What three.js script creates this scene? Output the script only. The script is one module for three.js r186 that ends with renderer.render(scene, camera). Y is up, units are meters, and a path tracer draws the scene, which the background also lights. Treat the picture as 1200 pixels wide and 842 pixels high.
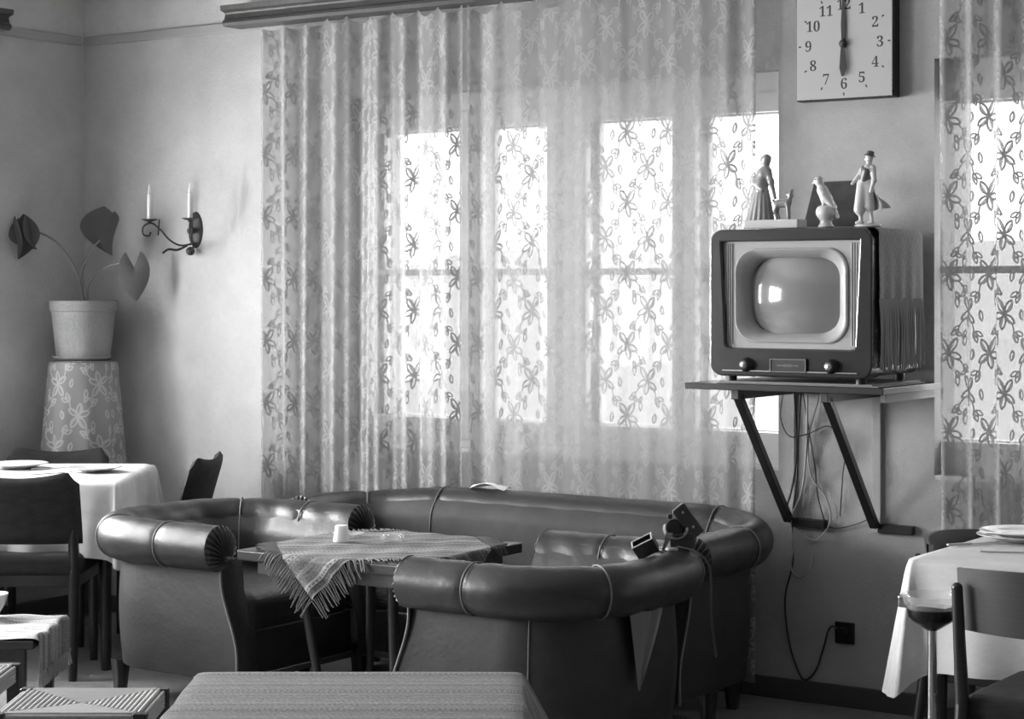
import * as THREE from 'three';
import { RoundedBoxGeometry } from 'three/addons/geometries/RoundedBoxGeometry.js';
import { mergeGeometries } from 'three/addons/utils/BufferGeometryUtils.js';
import { MarchingCubes } from 'three/addons/objects/MarchingCubes.js';
import { RectAreaLightUniformsLib } from 'three/addons/lights/RectAreaLightUniformsLib.js';

// ---------------------------------------------------------------- camera, sky, daylight, exposure
const scene = new THREE.Scene();
const renderer = new THREE.WebGLRenderer({ antialias: true });
renderer.toneMapping = THREE.LinearToneMapping;
renderer.toneMappingExposure = 1.12;
renderer.shadowMap.enabled = true;
RectAreaLightUniformsLib.init();
const YAW = 0.5943;                                   // the camera, and the furniture set square to it, is turned from the window wall
const camera = new THREE.PerspectiveCamera(2 * Math.atan(421 / 2300) * 180 / Math.PI, 1200 / 842, 0.1, 400);
camera.position.set(6.8, 1.5, 6.49);
camera.rotation.y = YAW;
camera.setViewOffset(1200, 842, 0, 85, 1200, 842);    // rising front: level camera, horizon above the middle
scene.add(camera);
scene.background = new THREE.Color().setRGB(3.0, 3.0, 3.0);  // bright overcast sky
function daylight(x, y, z, w, h, tx, ty, tz, power) {         // overcast daylight standing in a window opening
  const l = new THREE.RectAreaLight(0xffffff, power, w, h);
  l.name = 'window_daylight'; l.position.set(x, y, z); l.lookAt(tx, ty, tz); scene.add(l);
}
daylight(-0.37, 1.565, 1.85, 2.0, 1.46, 5, 1.565, 1.85, 62);
daylight(-0.37, 1.565, 4.75, 2.0, 1.46, 5, 1.565, 4.75, 68);
daylight(2.59, 1.565, -0.37, 2.0, 1.46, 2.59, 1.565, 5, 1.5);
daylight(5.19, 1.565, -0.37, 2.0, 1.46, 5.19, 1.565, 5, 1.5);

// ---------------------------------------------------------------- helpers
let seed = 7;
const rnd = () => { seed = (seed * 1664525 + 1013904223) >>> 0; return seed / 4294967296; };
const V = (x, y, z) => new THREE.Vector3(x, y, z);
const taken = new Map();
function numbered(n) { const k = taken.get(n) ?? 0; taken.set(n, k + 1); return k ? n + '_' + String(k).padStart(3, '0') : n; }
function mesh(name, geo, mat, parent, kind) {
  const m = new THREE.Mesh(geo, mat); m.name = parent ? name : numbered(name);
  (parent ?? scene).add(m); if (kind) m.userData.kind = kind; return m;
}
function tag(o, label, category, group) { o.userData.label = label; o.userData.category = category; if (group) o.userData.group = group; return o; }
function thing(name, label, category, [x, y, z] = [0, 0, 0], turn = 0, group) {
  const o = new THREE.Group(); o.name = numbered(name); o.position.set(x, y, z); o.rotation.y = turn; scene.add(o);
  return tag(o, label, category, group);
}
function struct(name, geo, mat) { return mesh(name, geo, mat, null, 'structure'); }
const merge = (list) => mergeGeometries(list.map((g) => {
  let q = g.index ? g.toNonIndexed() : g; for (const k of Object.keys(q.attributes)) if (!['position', 'normal', 'uv'].includes(k)) q.deleteAttribute(k);
  if (!q.attributes.uv) q.setAttribute('uv', new THREE.BufferAttribute(new Float32Array(q.attributes.position.count * 2), 2));
  return q;
}));
function box(w, h, d, x = 0, y = 0, z = 0, r = 0.004) {
  const g = r > 0 ? new RoundedBoxGeometry(w, h, d, 2, Math.min(r, w / 2.01, h / 2.01, d / 2.01)) : new THREE.BoxGeometry(w, h, d);
  const p = g.attributes.position, n = g.attributes.normal, uv = g.attributes.uv;       // uv in metres, across the face
  for (let i = 0; i < p.count; i++) {
    const a = Math.abs(n.getX(i)), b = Math.abs(n.getY(i)), c = Math.abs(n.getZ(i));
    if (a >= b && a >= c) uv.setXY(i, p.getZ(i), p.getY(i)); else if (b >= c) uv.setXY(i, p.getX(i), p.getZ(i)); else uv.setXY(i, p.getX(i), p.getY(i));
  }
  return g.translate(x, y, z);
}
const cyl = (r0, r1, h, x, y, z, n = 20) => new THREE.CylinderGeometry(r1, r0, h, n).translate(x, y, z);
const ball = (r, x, y, z, n = 16) => new THREE.SphereGeometry(r, n, Math.max(6, n >> 1)).translate(x, y, z);
const curve = (pts) => new THREE.CatmullRomCurve3(pts.map((p) => (p.isVector3 ? p : V(...p))), false, 'centripetal');
const tube = (pts, r, seg = 40, rad = 8) => new THREE.TubeGeometry(curve(pts), seg, r, rad);
const lathe = (pts, n = 40) => new THREE.LatheGeometry(pts.map(([a, b]) => new THREE.Vector2(a, b)), n);
function bar(a, b, r0, r1 = r0, n = 14) {                // tapered round bar from a to b
  const A = V(...a), B = V(...b), g = new THREE.CylinderGeometry(r1, r0, A.distanceTo(B), n);
  g.applyQuaternion(new THREE.Quaternion().setFromUnitVectors(V(0, 1, 0), B.clone().sub(A).normalize()));
  return g.translate((A.x + B.x) / 2, (A.y + B.y) / 2, (A.z + B.z) / 2);
}
function plank(a, b, w, t, up = V(0, 1, 0)) {            // squared bar from a to b
  const A = V(...a), B = V(...b), d = B.clone().sub(A), L = d.length(); d.normalize();
  const s = V(0, 0, 0).crossVectors(up, d).normalize(), u = V(0, 0, 0).crossVectors(d, s);
  const g = box(w, t, L); g.applyMatrix4(new THREE.Matrix4().makeBasis(s, u, d)); return g.translate((A.x + B.x) / 2, (A.y + B.y) / 2, (A.z + B.z) / 2);
}
function grid(nu, nv, f, uvf) {                          // surface from f(u, v) -> [x, y, z]
  const p = [], uv = [], idx = [];
  for (let j = 0; j <= nv; j++) for (let i = 0; i <= nu; i++) { const a = f(i / nu, j / nv); p.push(...a); uv.push(...(uvf ? uvf(i / nu, j / nv) : [i / nu, j / nv])); }
  for (let j = 0; j < nv; j++) for (let i = 0; i < nu; i++) { const a = j * (nu + 1) + i, b = a + 1, c = a + nu + 1, d = c + 1; idx.push(a, b, d, a, d, c); }
  const g = new THREE.BufferGeometry(); g.setAttribute('position', new THREE.Float32BufferAttribute(p, 3)); g.setAttribute('uv', new THREE.Float32BufferAttribute(uv, 2)); g.setIndex(idx); g.computeVertexNormals(); return g;
}
function extrude(pts, depth, bevel = 0.003, holes = []) {
  const s = new THREE.Shape(pts.map(([a, b]) => new THREE.Vector2(a, b)));
  for (const h of holes) s.holes.push(new THREE.Path(h.map(([a, b]) => new THREE.Vector2(a, b))));
  return new THREE.ExtrudeGeometry(s, { depth, bevelEnabled: bevel > 0, bevelSize: bevel, bevelThickness: bevel, bevelSegments: 2, curveSegments: 16 });
}
const smooth = (a, b, x) => { const t = Math.min(1, Math.max(0, (x - a) / (b - a))); return t * t * (3 - 2 * t); };
const lerp = (a, b, t) => a + (b - a) * t;
// closed blob from tapered capsules joined with a smooth minimum; bones = [[x,y,z,r],[x,y,z,r]]
function blob(bones, k = 0.01, res = 56) {
  const lo = V(1e9, 1e9, 1e9), hi = V(-1e9, -1e9, -1e9);
  for (const b of bones) for (const [x, y, z, r] of b) { lo.min(V(x - r, y - r, z - r)); hi.max(V(x + r, y + r, z + r)); }
  const c = lo.clone().add(hi).multiplyScalar(0.5), h = Math.max(hi.x - lo.x, hi.y - lo.y, hi.z - lo.z) / 2 * 1.12;
  const mc = new MarchingCubes(res, new THREE.MeshStandardMaterial(), false, false, 90000); mc.isolation = 0;
  const s = mc.size, hs = s / 2;
  for (let iz = 0; iz < s; iz++) for (let iy = 0; iy < s; iy++) for (let ix = 0; ix < s; ix++) {
    const x = c.x + (ix - hs) / hs * h, y = c.y + (iy - hs) / hs * h, z = c.z + (iz - hs) / hs * h;
    let d = 1e9;
    for (const [a, b] of bones) {
      const bx = b[0] - a[0], by = b[1] - a[1], bz = b[2] - a[2], L = bx * bx + by * by + bz * bz || 1e-9;
      const t = Math.min(1, Math.max(0, ((x - a[0]) * bx + (y - a[1]) * by + (z - a[2]) * bz) / L));
      const e = Math.hypot(x - a[0] - bx * t, y - a[1] - by * t, z - a[2] - bz * t) - (a[3] + (b[3] - a[3]) * t);
      const q = Math.max(k - Math.abs(d - e), 0) / k; d = Math.min(d, e) - q * q * k * 0.25;
    }
    mc.field[ix + iy * s + iz * s * s] = -d;
  }
  mc.update();
  const n = mc.count, g = new THREE.BufferGeometry(), P = new Float32Array(n * 3), N = new Float32Array(n * 3);
  for (let i = 0; i < n; i++) for (let a = 0; a < 3; a++) { P[i * 3 + a] = mc.positionArray[i * 3 + a] * h + [c.x, c.y, c.z][a]; N[i * 3 + a] = mc.normalArray[i * 3 + a]; }
  g.setAttribute('position', new THREE.BufferAttribute(P, 3)); g.setAttribute('normal', new THREE.BufferAttribute(N, 3));
  g.setAttribute('uv', new THREE.BufferAttribute(new Float32Array(n * 2), 2)); return g;
}

// ---------------------------------------------------------------- textures
function valueNoise(size, cells, s0) {                   // tileable
  let s = s0; const r = () => { s = (s * 1664525 + 1013904223) >>> 0; return s / 4294967296; };
  const a = Array.from({ length: cells * cells }, r), out = new Float32Array(size * size), f = cells / size;
  for (let y = 0; y < size; y++) for (let x = 0; x < size; x++) {
    const u = x * f, v = y * f, i = Math.floor(u), j = Math.floor(v), p = smooth(0, 1, u - i), q = smooth(0, 1, v - j), i2 = (i + 1) % cells, j2 = (j + 1) % cells;
    out[y * size + x] = lerp(lerp(a[j * cells + i], a[j * cells + i2], p), lerp(a[j2 * cells + i], a[j2 * cells + i2], p), q);
  }
  return out;
}
function noiseTex(size, octaves, lo, hi, s0, srgb = true) {
  const acc = new Float32Array(size * size); let sum = 0;
  octaves.forEach(([cells, w], k) => { const n = valueNoise(size, cells, s0 + k * 77); for (let i = 0; i < acc.length; i++) acc[i] += n[i] * w; sum += w; });
  const d = new Uint8Array(size * size * 4);
  for (let i = 0; i < acc.length; i++) { const v = Math.round(255 * lerp(lo, hi, acc[i] / sum)); d[i * 4] = d[i * 4 + 1] = d[i * 4 + 2] = v; d[i * 4 + 3] = 255; }
  return finish(new THREE.DataTexture(d, size, size), srgb);
}
function finish(t, srgb) { t.wrapS = t.wrapT = THREE.RepeatWrapping; t.magFilter = THREE.LinearFilter; if (srgb) t.colorSpace = THREE.SRGBColorSpace; t.needsUpdate = true; return t; }
function canvasTex(w, h, draw, srgb = true) { const c = document.createElement('canvas'); c.width = w; c.height = h; draw(c.getContext('2d'), w, h); return finish(new THREE.CanvasTexture(c), srgb); }
const rep = (t, x, y) => { const c = t.clone(); c.repeat.set(x, y); c.needsUpdate = true; return c; };
const G = (v) => new THREE.Color().setRGB(v, v, v);
const gs = (v) => `rgb(${v},${v},${v})`;

const plasterMap = noiseTex(512, [[6, 3], [17, 2], [60, 1.2], [256, 1]], 0.86, 1.0, 11);
const plasterBump = noiseTex(512, [[40, 1], [128, 1.4], [256, 1]], 0, 1, 21, false);
const leatherMap = noiseTex(512, [[5, 3], [14, 2], [64, 1], [256, 0.8]], 0.62, 1.0, 31);
const leatherBump = noiseTex(512, [[9, 3], [30, 1.4], [128, 0.5], [256, 0.4]], 0, 1, 41, false);
const leatherRough = noiseTex(256, [[7, 2], [20, 2], [64, 1]], 0.55, 1, 51, false);
const clothBump = canvasTex(64, 64, (c) => { c.fillStyle = gs(120); c.fillRect(0, 0, 64, 64); for (let j = 0; j < 16; j++) for (let i = 0; i < 16; i++) { c.fillStyle = gs((i + j) % 2 ? 190 : 60); c.fillRect(i * 4, j * 4, 4, 4); } }, false);
const woodMap = canvasTex(512, 512, (c) => {
  c.fillStyle = gs(200); c.fillRect(0, 0, 512, 512); let s = 5; const r = () => { s = (s * 1664525 + 1013904223) >>> 0; return s / 4294967296; };
  for (let i = 0; i < 420; i++) { const y = r() * 512, v = 140 + r() * 110; c.strokeStyle = `rgba(${v},${v},${v},0.35)`; c.lineWidth = 0.6 + r() * 3; for (const o of [-512, 0, 512]) { c.beginPath(); c.moveTo(-5, y + o); c.bezierCurveTo(170, y + o + 14 * (r() - 0.5), 340, y + o + 14 * (r() - 0.5), 517, y + o); c.stroke(); } }
});
const floorMap = noiseTex(1024, [[4, 2], [16, 2], [70, 1.4], [300, 1.5]], 0.72, 1.0, 61);
// lace: net with leaf-flowers; grey level = how much thread there is
function leaf(c, x, y, ang, len, wid, half) {
  c.save(); c.translate(x, y); c.rotate(ang);
  c.beginPath(); c.moveTo(0, 0); c.bezierCurveTo(len * 0.3, -wid, len * 0.75, -wid * 0.9, len, 0); c.bezierCurveTo(len * 0.7, wid * 0.8, len * 0.3, wid * 0.75, 0, 0); c.closePath(); c.stroke();
  if (half) { c.beginPath(); c.moveTo(len * 0.12, 0); c.bezierCurveTo(len * 0.35, -wid, len * 0.75, -wid * 0.9, len, 0); c.bezierCurveTo(len * 0.75, -wid * 0.25, len * 0.4, -wid * 0.1, len * 0.12, 0); c.fill(); }
  c.restore();
}
const LACE_NET = 124, LACE_W = 0.175, LACE_H = 0.27;
const laceTex = canvasTex(512, 717, (c, w, h) => {
  c.fillStyle = gs(LACE_NET); c.fillRect(0, 0, w, h);
  c.strokeStyle = gs(LACE_NET + 18); c.lineWidth = 1.6; for (let i = 0; i < 64; i++) { c.beginPath(); c.moveTo(i * 8, 0); c.lineTo(i * 8, h); c.stroke(); }
  c.lineCap = 'round'; c.lineJoin = 'round'; c.strokeStyle = gs(255); c.fillStyle = gs(235);
  const motif = (x, y, f) => {
    for (const ox of [-w, 0, w]) for (const oy of [-h, 0, h]) {
      c.save(); c.translate(x + ox, y + oy); c.scale(f * 1.28, 1.28); c.lineWidth = 15;
      leaf(c, 6, 0, -1.0, 118, 36, true); leaf(c, -6, -4, -2.1, 104, 34, true); leaf(c, 8, 12, 0.35, 96, 34, false); leaf(c, 0, 14, 1.35, 104, 34, true); leaf(c, -8, 10, 2.45, 92, 32, true);
      c.lineWidth = 10; c.beginPath(); c.arc(0, 6, 10, 0, 7); c.stroke();
      c.lineWidth = 11; c.beginPath(); c.moveTo(60, 45); c.bezierCurveTo(120, 70, 120, 130, 150, 150); c.stroke();
      c.beginPath(); c.moveTo(-60, 70); c.bezierCurveTo(-90, 130, -60, 150, -110, 178); c.stroke();
      leaf(c, 118, 92, 0.9, 82, 26, false); leaf(c, -78, 128, 1.9, 84, 28, true); leaf(c, 128, -40, -1.5, 76, 24, false); leaf(c, 142, 140, 2.7, 50, 20, true); leaf(c, -132, -20, 1.75, 74, 24, true); leaf(c, 20, -130, -0.4, 70, 24, true); leaf(c, -50, -118, -2.6, 62, 22, false); leaf(c, 60, 130, 1.2, 60, 22, true);
      c.restore();
    }
  };
  motif(130, 170, 1); motif(386, 170 + h / 2, -1);
}, false);
// woven stripes (threads run along u; stripes change along v)
const wovenTex = (s0, lo, hi) => canvasTex(512, 512, (c) => {
  let s = s0; const r = () => { s = (s * 1664525 + 1013904223) >>> 0; return s / 4294967296; };
  c.fillStyle = gs((lo + hi) / 2); c.fillRect(0, 0, 512, 512);
  for (let y = 0; y < 512;) { const h = 5 + r() * 22, v = lerp(lo, hi, r()); c.fillStyle = gs(Math.round(v)); c.fillRect(0, y, 512, h); if (r() < 0.4) { c.fillStyle = gs(Math.round(lerp(lo, hi, 1 - (v - lo) / (hi - lo)))); for (let x = 0; x < 512; x += 16) c.fillRect(x, y + h * 0.3, 8, h * 0.4); } y += h; }
  for (let i = 0; i < 9000; i++) { c.fillStyle = `rgba(${r() < 0.5 ? '0,0,0' : '255,255,255'},0.12)`; c.fillRect(r() * 512, r() * 512, 7, 2); }
});
const wovenA = wovenTex(3, 62, 150), wovenB = wovenTex(9, 120, 190), wovenC = wovenTex(14, 88, 142);
const wovenBump = canvasTex(128, 128, (c) => { for (let j = 0; j < 16; j++) for (let i = 0; i < 16; i++) { c.fillStyle = gs(j % 2 ? 70 + ((i * 37 + j * 11) % 60) : 190 - ((i * 53 + j * 7) % 50)); c.fillRect(i * 8, j * 8, 8, 8); } }, false);

// ---------------------------------------------------------------- materials
const std = (v, rough, o = {}) => new THREE.MeshStandardMaterial({ color: G(v), roughness: rough, ...o });
const phys = (v, rough, o = {}) => new THREE.MeshPhysicalMaterial({ color: G(v), roughness: rough, ...o });
const M = {
  wall: std(0.48, 0.9, { map: rep(plasterMap, 0.7, 0.7), bumpMap: rep(plasterBump, 1.5, 1.5), bumpScale: 0.0015 }),
  frieze: std(0.6, 0.9, { map: rep(plasterMap, 0.7, 0.7), bumpMap: rep(plasterBump, 1.5, 1.5), bumpScale: 0.0015 }),
  ceiling: std(0.55, 0.95, { map: rep(plasterMap, 0.5, 0.5) }),
  rail: std(0.33, 0.7), floor: std(0.34, 0.55, { map: rep(floorMap, 0.5, 0.5) }), base: std(0.06, 0.6),
  paint: std(0.62, 0.45), glass: new THREE.MeshPhysicalMaterial({ color: 0xffffff, roughness: 0.02, transmission: 1, thickness: 0, ior: 1.5 }),
  ground: std(0.55, 1, { map: rep(floorMap, 0.03, 0.03) }), ridge: std(0.42, 1),
  pelmet: std(0.09, 0.4, { map: rep(woodMap, 1, 4) }),
  lace: new THREE.MeshPhysicalMaterial({ color: G(0.37), roughness: 1, transmission: 0.22, thickness: 0, specularIntensity: 0, alphaMap: laceTex, transparent: true, side: THREE.DoubleSide }),
  leather: phys(0.026, 0.55, { map: rep(leatherMap, 2, 2), roughnessMap: rep(leatherRough, 3, 3), bumpMap: rep(leatherBump, 3, 3), bumpScale: 0.0018, clearcoat: 0.3, clearcoatRoughness: 0.42 }),
  leatherDull: phys(0.036, 0.55, { map: rep(leatherMap, 2, 2), bumpMap: rep(leatherBump, 3, 3), bumpScale: 0.0012 }),
  piping: std(0.16, 0.5), nail: std(0.3, 0.35, { metalness: 0.8 }),
  darkWood: phys(0.03, 0.35, { map: rep(woodMap, 1.5, 5), clearcoat: 0.3, clearcoatRoughness: 0.25 }),
  midWood: phys(0.1, 0.4, { map: rep(woodMap, 1.5, 5), clearcoat: 0.3, clearcoatRoughness: 0.3 }),
  paleWood: std(0.3, 0.5, { map: rep(woodMap, 1.5, 5) }),
  upholstery: std(0.035, 0.85, { map: rep(leatherMap, 3, 3), bumpMap: rep(clothBump, 12, 12), bumpScale: 0.001 }),
  linen: std(0.78, 0.85, { bumpMap: rep(clothBump, 10, 10), bumpScale: 0.0006, map: rep(plasterMap, 1, 1), side: THREE.DoubleSide }),
  china: phys(0.6, 0.2, { clearcoat: 0.6, clearcoatRoughness: 0.1, side: THREE.DoubleSide }),
  chinaGrey: phys(0.28, 0.35, { clearcoat: 0.4, clearcoatRoughness: 0.2, side: THREE.DoubleSide }),
  chinaDark: phys(0.09, 0.35, { clearcoat: 0.4, clearcoatRoughness: 0.2, side: THREE.DoubleSide }),
  steel: std(0.55, 0.3, { metalness: 1 }), chrome: std(0.6, 0.12, { metalness: 1 }), iron: std(0.035, 0.5, { metalness: 0.3 }),
  clayPot: std(0.3, 0.9, { map: rep(plasterMap, 3, 3), bumpMap: rep(plasterBump, 3, 3), bumpScale: 0.003 }), soil: std(0.03, 1),
  leaf: phys(0.075, 0.55, { side: THREE.DoubleSide }), stem: std(0.14, 0.6),
  wax: phys(0.6, 0.6), bulb: phys(0.85, 0.15, { transmission: 0.5, thickness: 0 }),
  tvCase: phys(0.03, 0.3, { map: rep(woodMap, 2, 6), clearcoat: 0.6, clearcoatRoughness: 0.15 }), tvMask: phys(0.4, 0.45), tvGlass: phys(0.25, 0.12, { clearcoat: 1, clearcoatRoughness: 0.03 }), tvBlack: std(0.02, 0.5),
  clockFace: std(0.45, 0.5), clockSide: std(0.015, 0.5), ink: std(0.02, 0.6),
  clearGlass: new THREE.MeshPhysicalMaterial({ color: 0xffffff, roughness: 0.06, transmission: 0.9, thickness: 0, side: THREE.DoubleSide }),
  woven: std(1, 0.95, { map: rep(wovenA, 2.2, 2.2), bumpMap: rep(wovenBump, 9, 9), bumpScale: 0.002, side: THREE.DoubleSide }),
  wovenPale: std(1, 0.95, { map: rep(wovenB, 2.6, 2.6), bumpMap: rep(wovenBump, 8, 8), bumpScale: 0.003, side: THREE.DoubleSide }),
  wovenGrey: std(1, 0.95, { map: rep(wovenC, 2.6, 2.6), bumpMap: rep(wovenBump, 8, 8), bumpScale: 0.003, side: THREE.DoubleSide }),
  fringe: std(0.13, 0.95), fringePale: std(0.35, 0.95), rush: std(0.36, 0.9), cableDark: std(0.03, 0.5), cablePale: std(0.4, 0.5), blackPlastic: std(0.012, 0.4), paper: std(0.8, 0.9, { side: THREE.DoubleSide }),
  caseLeather: phys(0.02, 0.4, { clearcoat: 0.3, clearcoatRoughness: 0.3, side: THREE.DoubleSide }), caseLining: std(0.16, 0.8, { side: THREE.DoubleSide }),
};

// ---------------------------------------------------------------- room shell
const H = 3.1, SILL = 0.83, HEAD = 2.295, T = 0.35, RAIL = 2.645;
const rect = (x0, y0, x1, y1) => [[x0, y0], [x1, y0], [x1, y1], [x0, y1]];
struct('floor', new THREE.BoxGeometry(12.4, 0.1, 12.4), M.floor).position.set(5.85, -0.05, 5.85);
{ const f = scene.getObjectByName('floor').geometry, p = f.attributes.position, uv = f.attributes.uv; for (let i = 0; i < p.count; i++) uv.setXY(i, p.getX(i), p.getZ(i)); }
struct('ceiling', new THREE.BoxGeometry(12.4, 0.1, 12.4), M.ceiling).position.set(5.85, H + 0.05, 5.85);
const wb = struct('wall_back', extrude(rect(-T, 0, 12.05, RAIL), T, 0, [rect(1.59, SILL, 3.59, HEAD), rect(4.19, SILL, 6.19, HEAD)]), M.wall); wb.position.z = -T;
mesh('frieze', extrude(rect(-T, RAIL, 12.05, H), T, 0), M.frieze, wb);
const wl = struct('wall_left', extrude(rect(0, 0, 12.05, RAIL), T, 0, [rect(0.85, SILL, 2.85, HEAD), rect(3.75, SILL, 5.75, HEAD)]), M.wall); wl.rotation.y = -Math.PI / 2;
mesh('frieze', extrude(rect(0, RAIL, 12.05, H), T, 0), M.frieze, wl);
struct('wall_right', new THREE.BoxGeometry(T, H, 12.05), M.wall).position.set(11.875, H / 2, 6.025);
struct('wall_front', new THREE.BoxGeometry(11.7, H, T), M.wall).position.set(5.85, H / 2, 11.875);
struct('trim_1', box(11.68, 0.042, 0.014, 5.85, RAIL, 0.007), M.rail);
struct('trim_2', box(0.014, 0.042, 11.66, 0.007, RAIL, 5.86), M.rail);
struct('baseboard_back', box(11.66, 0.075, 0.02, 5.85, 0.0375, 0.01), M.base);
struct('baseboard_left', box(0.02, 0.075, 11.64, 0.01, 0.0375, 5.86), M.base);

// a double box window: two rows of four sashes, each sash with an upper and a lower pane; local origin at the opening's bottom left on the room face
function sash(w, h, z, x) {
  const st = 0.05, top = 0.07, bot = 0.085, barY = 0.685, b = 0.026, d = 0.045;
  return merge([box(st, h, d, x + st / 2, h / 2, z), box(st, h, d, x + w - st / 2, h / 2, z), box(w - 2 * st, top, d, x + w / 2, h - top / 2, z, 0), box(w - 2 * st, bot, d, x + w / 2, bot / 2, z, 0), box(w - 2 * st, b, 0.03, x + w / 2, barY, z)]);
}
function boxWindow(name, label, x, z, turn, w = 2.0, cuts, h = HEAD - SILL) {
  const sw0 = (w - 0.08) / 4; cuts ??= [0, 1, 2, 3].map((k) => [0.04 + k * sw0, 0.04 + (k + 1) * sw0]);
  const o = new THREE.Group(); o.name = name; o.userData.kind = 'structure'; o.userData.label = label; o.position.set(x, SILL, z); o.rotation.y = turn; scene.add(o);
  for (const zz of [-0.10, -0.21]) {
    mesh('window_frame', merge([box(w - 0.08, 0.075, 0.07, w / 2, h - 0.0375, zz, 0), box(w - 0.08, 0.045, 0.07, w / 2, 0.0225, zz, 0), box(0.04, h, 0.07, 0.02, h / 2, zz), box(0.04, h, 0.07, w - 0.02, h / 2, zz), ...(cuts[2][0] - cuts[1][1] > 0.01 ? [box(cuts[2][0] - cuts[1][1], h - 0.12, 0.075, (cuts[2][0] + cuts[1][1]) / 2, 0.045 + (h - 0.12) / 2, zz + 0.005, 0)] : [])]), M.paint, o);
    for (let k = 0; k < 4; k++) {
      const sx = cuts[k][0], sw = cuts[k][1] - sx, sh = h - 0.12;
      const s = mesh('sash', sash(sw, sh, zz + 0.02, sx).translate(0, 0.045, 0), M.paint, o);
      mesh('pane', new THREE.BoxGeometry(sw - 0.09, 0.58, 0.003).translate(sx + sw / 2, 0.045 + 0.378, zz + 0.02), M.glass, s);
      mesh('pane', new THREE.BoxGeometry(sw - 0.09, sh - 0.76, 0.003).translate(sx + sw / 2, 0.045 + 0.692 + (sh - 0.76) / 2, zz + 0.02), M.glass, s);
    }
  }
  mesh('window_sill', box(w, 0.03, 0.122, w / 2, 0, -0.062), M.paint, o);
  return o;
}
boxWindow('window_1', 'wide white box window behind the lace curtains', 1.55, 0, 0, 2.15, [[0.04, 0.615], [0.615, 1.04], [1.12, 1.61], [1.61, 2.11]]);
boxWindow('window_2', 'window behind the lace curtain beside the television', 3.985, 0, 0, 2.3);
boxWindow('window_3', 'side window beyond the white dining table', 0, 2.85, Math.PI / 2);
boxWindow('window_4', 'second side window of the room', 0, 5.75, Math.PI / 2);

// outdoors: pale ground and a low hazy rise
struct('ground', new THREE.PlaneGeometry(400, 400).rotateX(-Math.PI / 2), M.ground).position.y = -0.9;
struct('hills', grid(160, 6, (u, v) => { const a = Math.PI * (0.55 + 1.35 * u), R = 90 + 30 * v; return [R * Math.cos(a) + 4, -0.9 + smooth(0, 0.7, v) * (4.4 + 0.9 * Math.sin(u * 31) + 0.7 * Math.sin(u * 83 + 1) + 0.5 * Math.sin(u * 190)), R * -Math.abs(Math.sin(a)) * Math.sign(Math.sin(Math.PI * u) + 0.01) + 4]; }), std(0.42, 1, { side: THREE.DoubleSide }));

// ---------------------------------------------------------------- curtain pelmets and lace curtains
const pelmetProfile = [[0, 0], [0.122, 0], [0.132, 0.012], [0.128, 0.022], [0.118, 0.03], [0.112, 0.052], [0.118, 0.06], [0.142, 0.066], [0.145, 0.086], [0, 0.086]];   // depth, height
function pelmet(len, label, x, z, turn) { const m = mesh('curtain_pelmet', extrude(pelmetProfile, len, 0.0015).rotateY(Math.PI / 2).scale(1, 1, -1), M.pelmet); const g = m.geometry; g.computeVertexNormals(); flip(g); m.position.set(x, 2.632, z); m.rotation.y = turn; return tag(m, label, 'pelmet'); }
function flip(g) { const p = g.attributes.position, n = g.attributes.uv; const idx = g.index; if (idx) { const a = idx.array; for (let i = 0; i < a.length; i += 3) [a[i + 1], a[i + 2]] = [a[i + 2], a[i + 1]]; } else for (let i = 0; i < p.count; i += 3) for (const at of [p, n]) for (let c = 0; c < at.itemSize; c++) { const b = (i + 1) * at.itemSize + c, d = (i + 2) * at.itemSize + c;[at.array[b], at.array[d]] = [at.array[d], at.array[b]]; } g.computeVertexNormals(); }
pelmet(2.78, 'long dark moulded pelmet above the double lace curtains', 0.985, 0, 0);
pelmet(2.8, 'dark pelmet end on the side wall by the corner', 0, 3.36, Math.PI / 2);
function laceCurtain(label, x0, x1, z, yTop, yBot, fold, sagAt) {
  const nx = 420, ny = 44, xs = [], zs = []; let arc = [0];
  for (let i = 0; i <= nx; i++) { const u = i / nx; xs.push(u); zs.push(fold(u, 0.5)); if (i) arc.push(arc[i - 1] + Math.hypot((x1 - x0) / nx, zs[i] - zs[i - 1])); }
  const g = grid(nx, ny, (u, v) => {
    const y0 = yTop - (sagAt ? sagAt(u) : 0), y = lerp(y0, yBot, v), flare = 0.012 * v * Math.sin(u * 9 + 1);
    return [lerp(x0, x1, u) + flare, y, z + fold(u, v)];
  }, (u, v) => [arc[Math.round(u * nx)] / LACE_W, lerp(yTop, yBot, v) / LACE_H]);
  const m = mesh('lace_curtain', g, M.lace); return tag(m, label, 'curtain', 'lace curtains of the room');
}
const pinch = (u, n, ph) => Math.pow(Math.abs(Math.sin(Math.PI * (u * n + ph))), 0.7);
laceCurtain('gathered floral lace curtain hanging by the wall lamp side of the window', 1.168, 2.222, 0.075, 2.635, 0.06,
  (u, v) => { const a = 0.016 + 0.009 * Math.sin(u * 5); return a * Math.sin(u * 48 + 2.2 * Math.sin(u * 7) + 0.4 * v) + 0.010 * Math.sin(u * 103 + 1.5 * Math.sin(u * 11)) * (0.4 + 0.6 * v) + 0.012 * Math.sin(u * 21 + 1 + v); },
  (u) => 0.035 * pinch(u, 9, 0.02));
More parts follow.
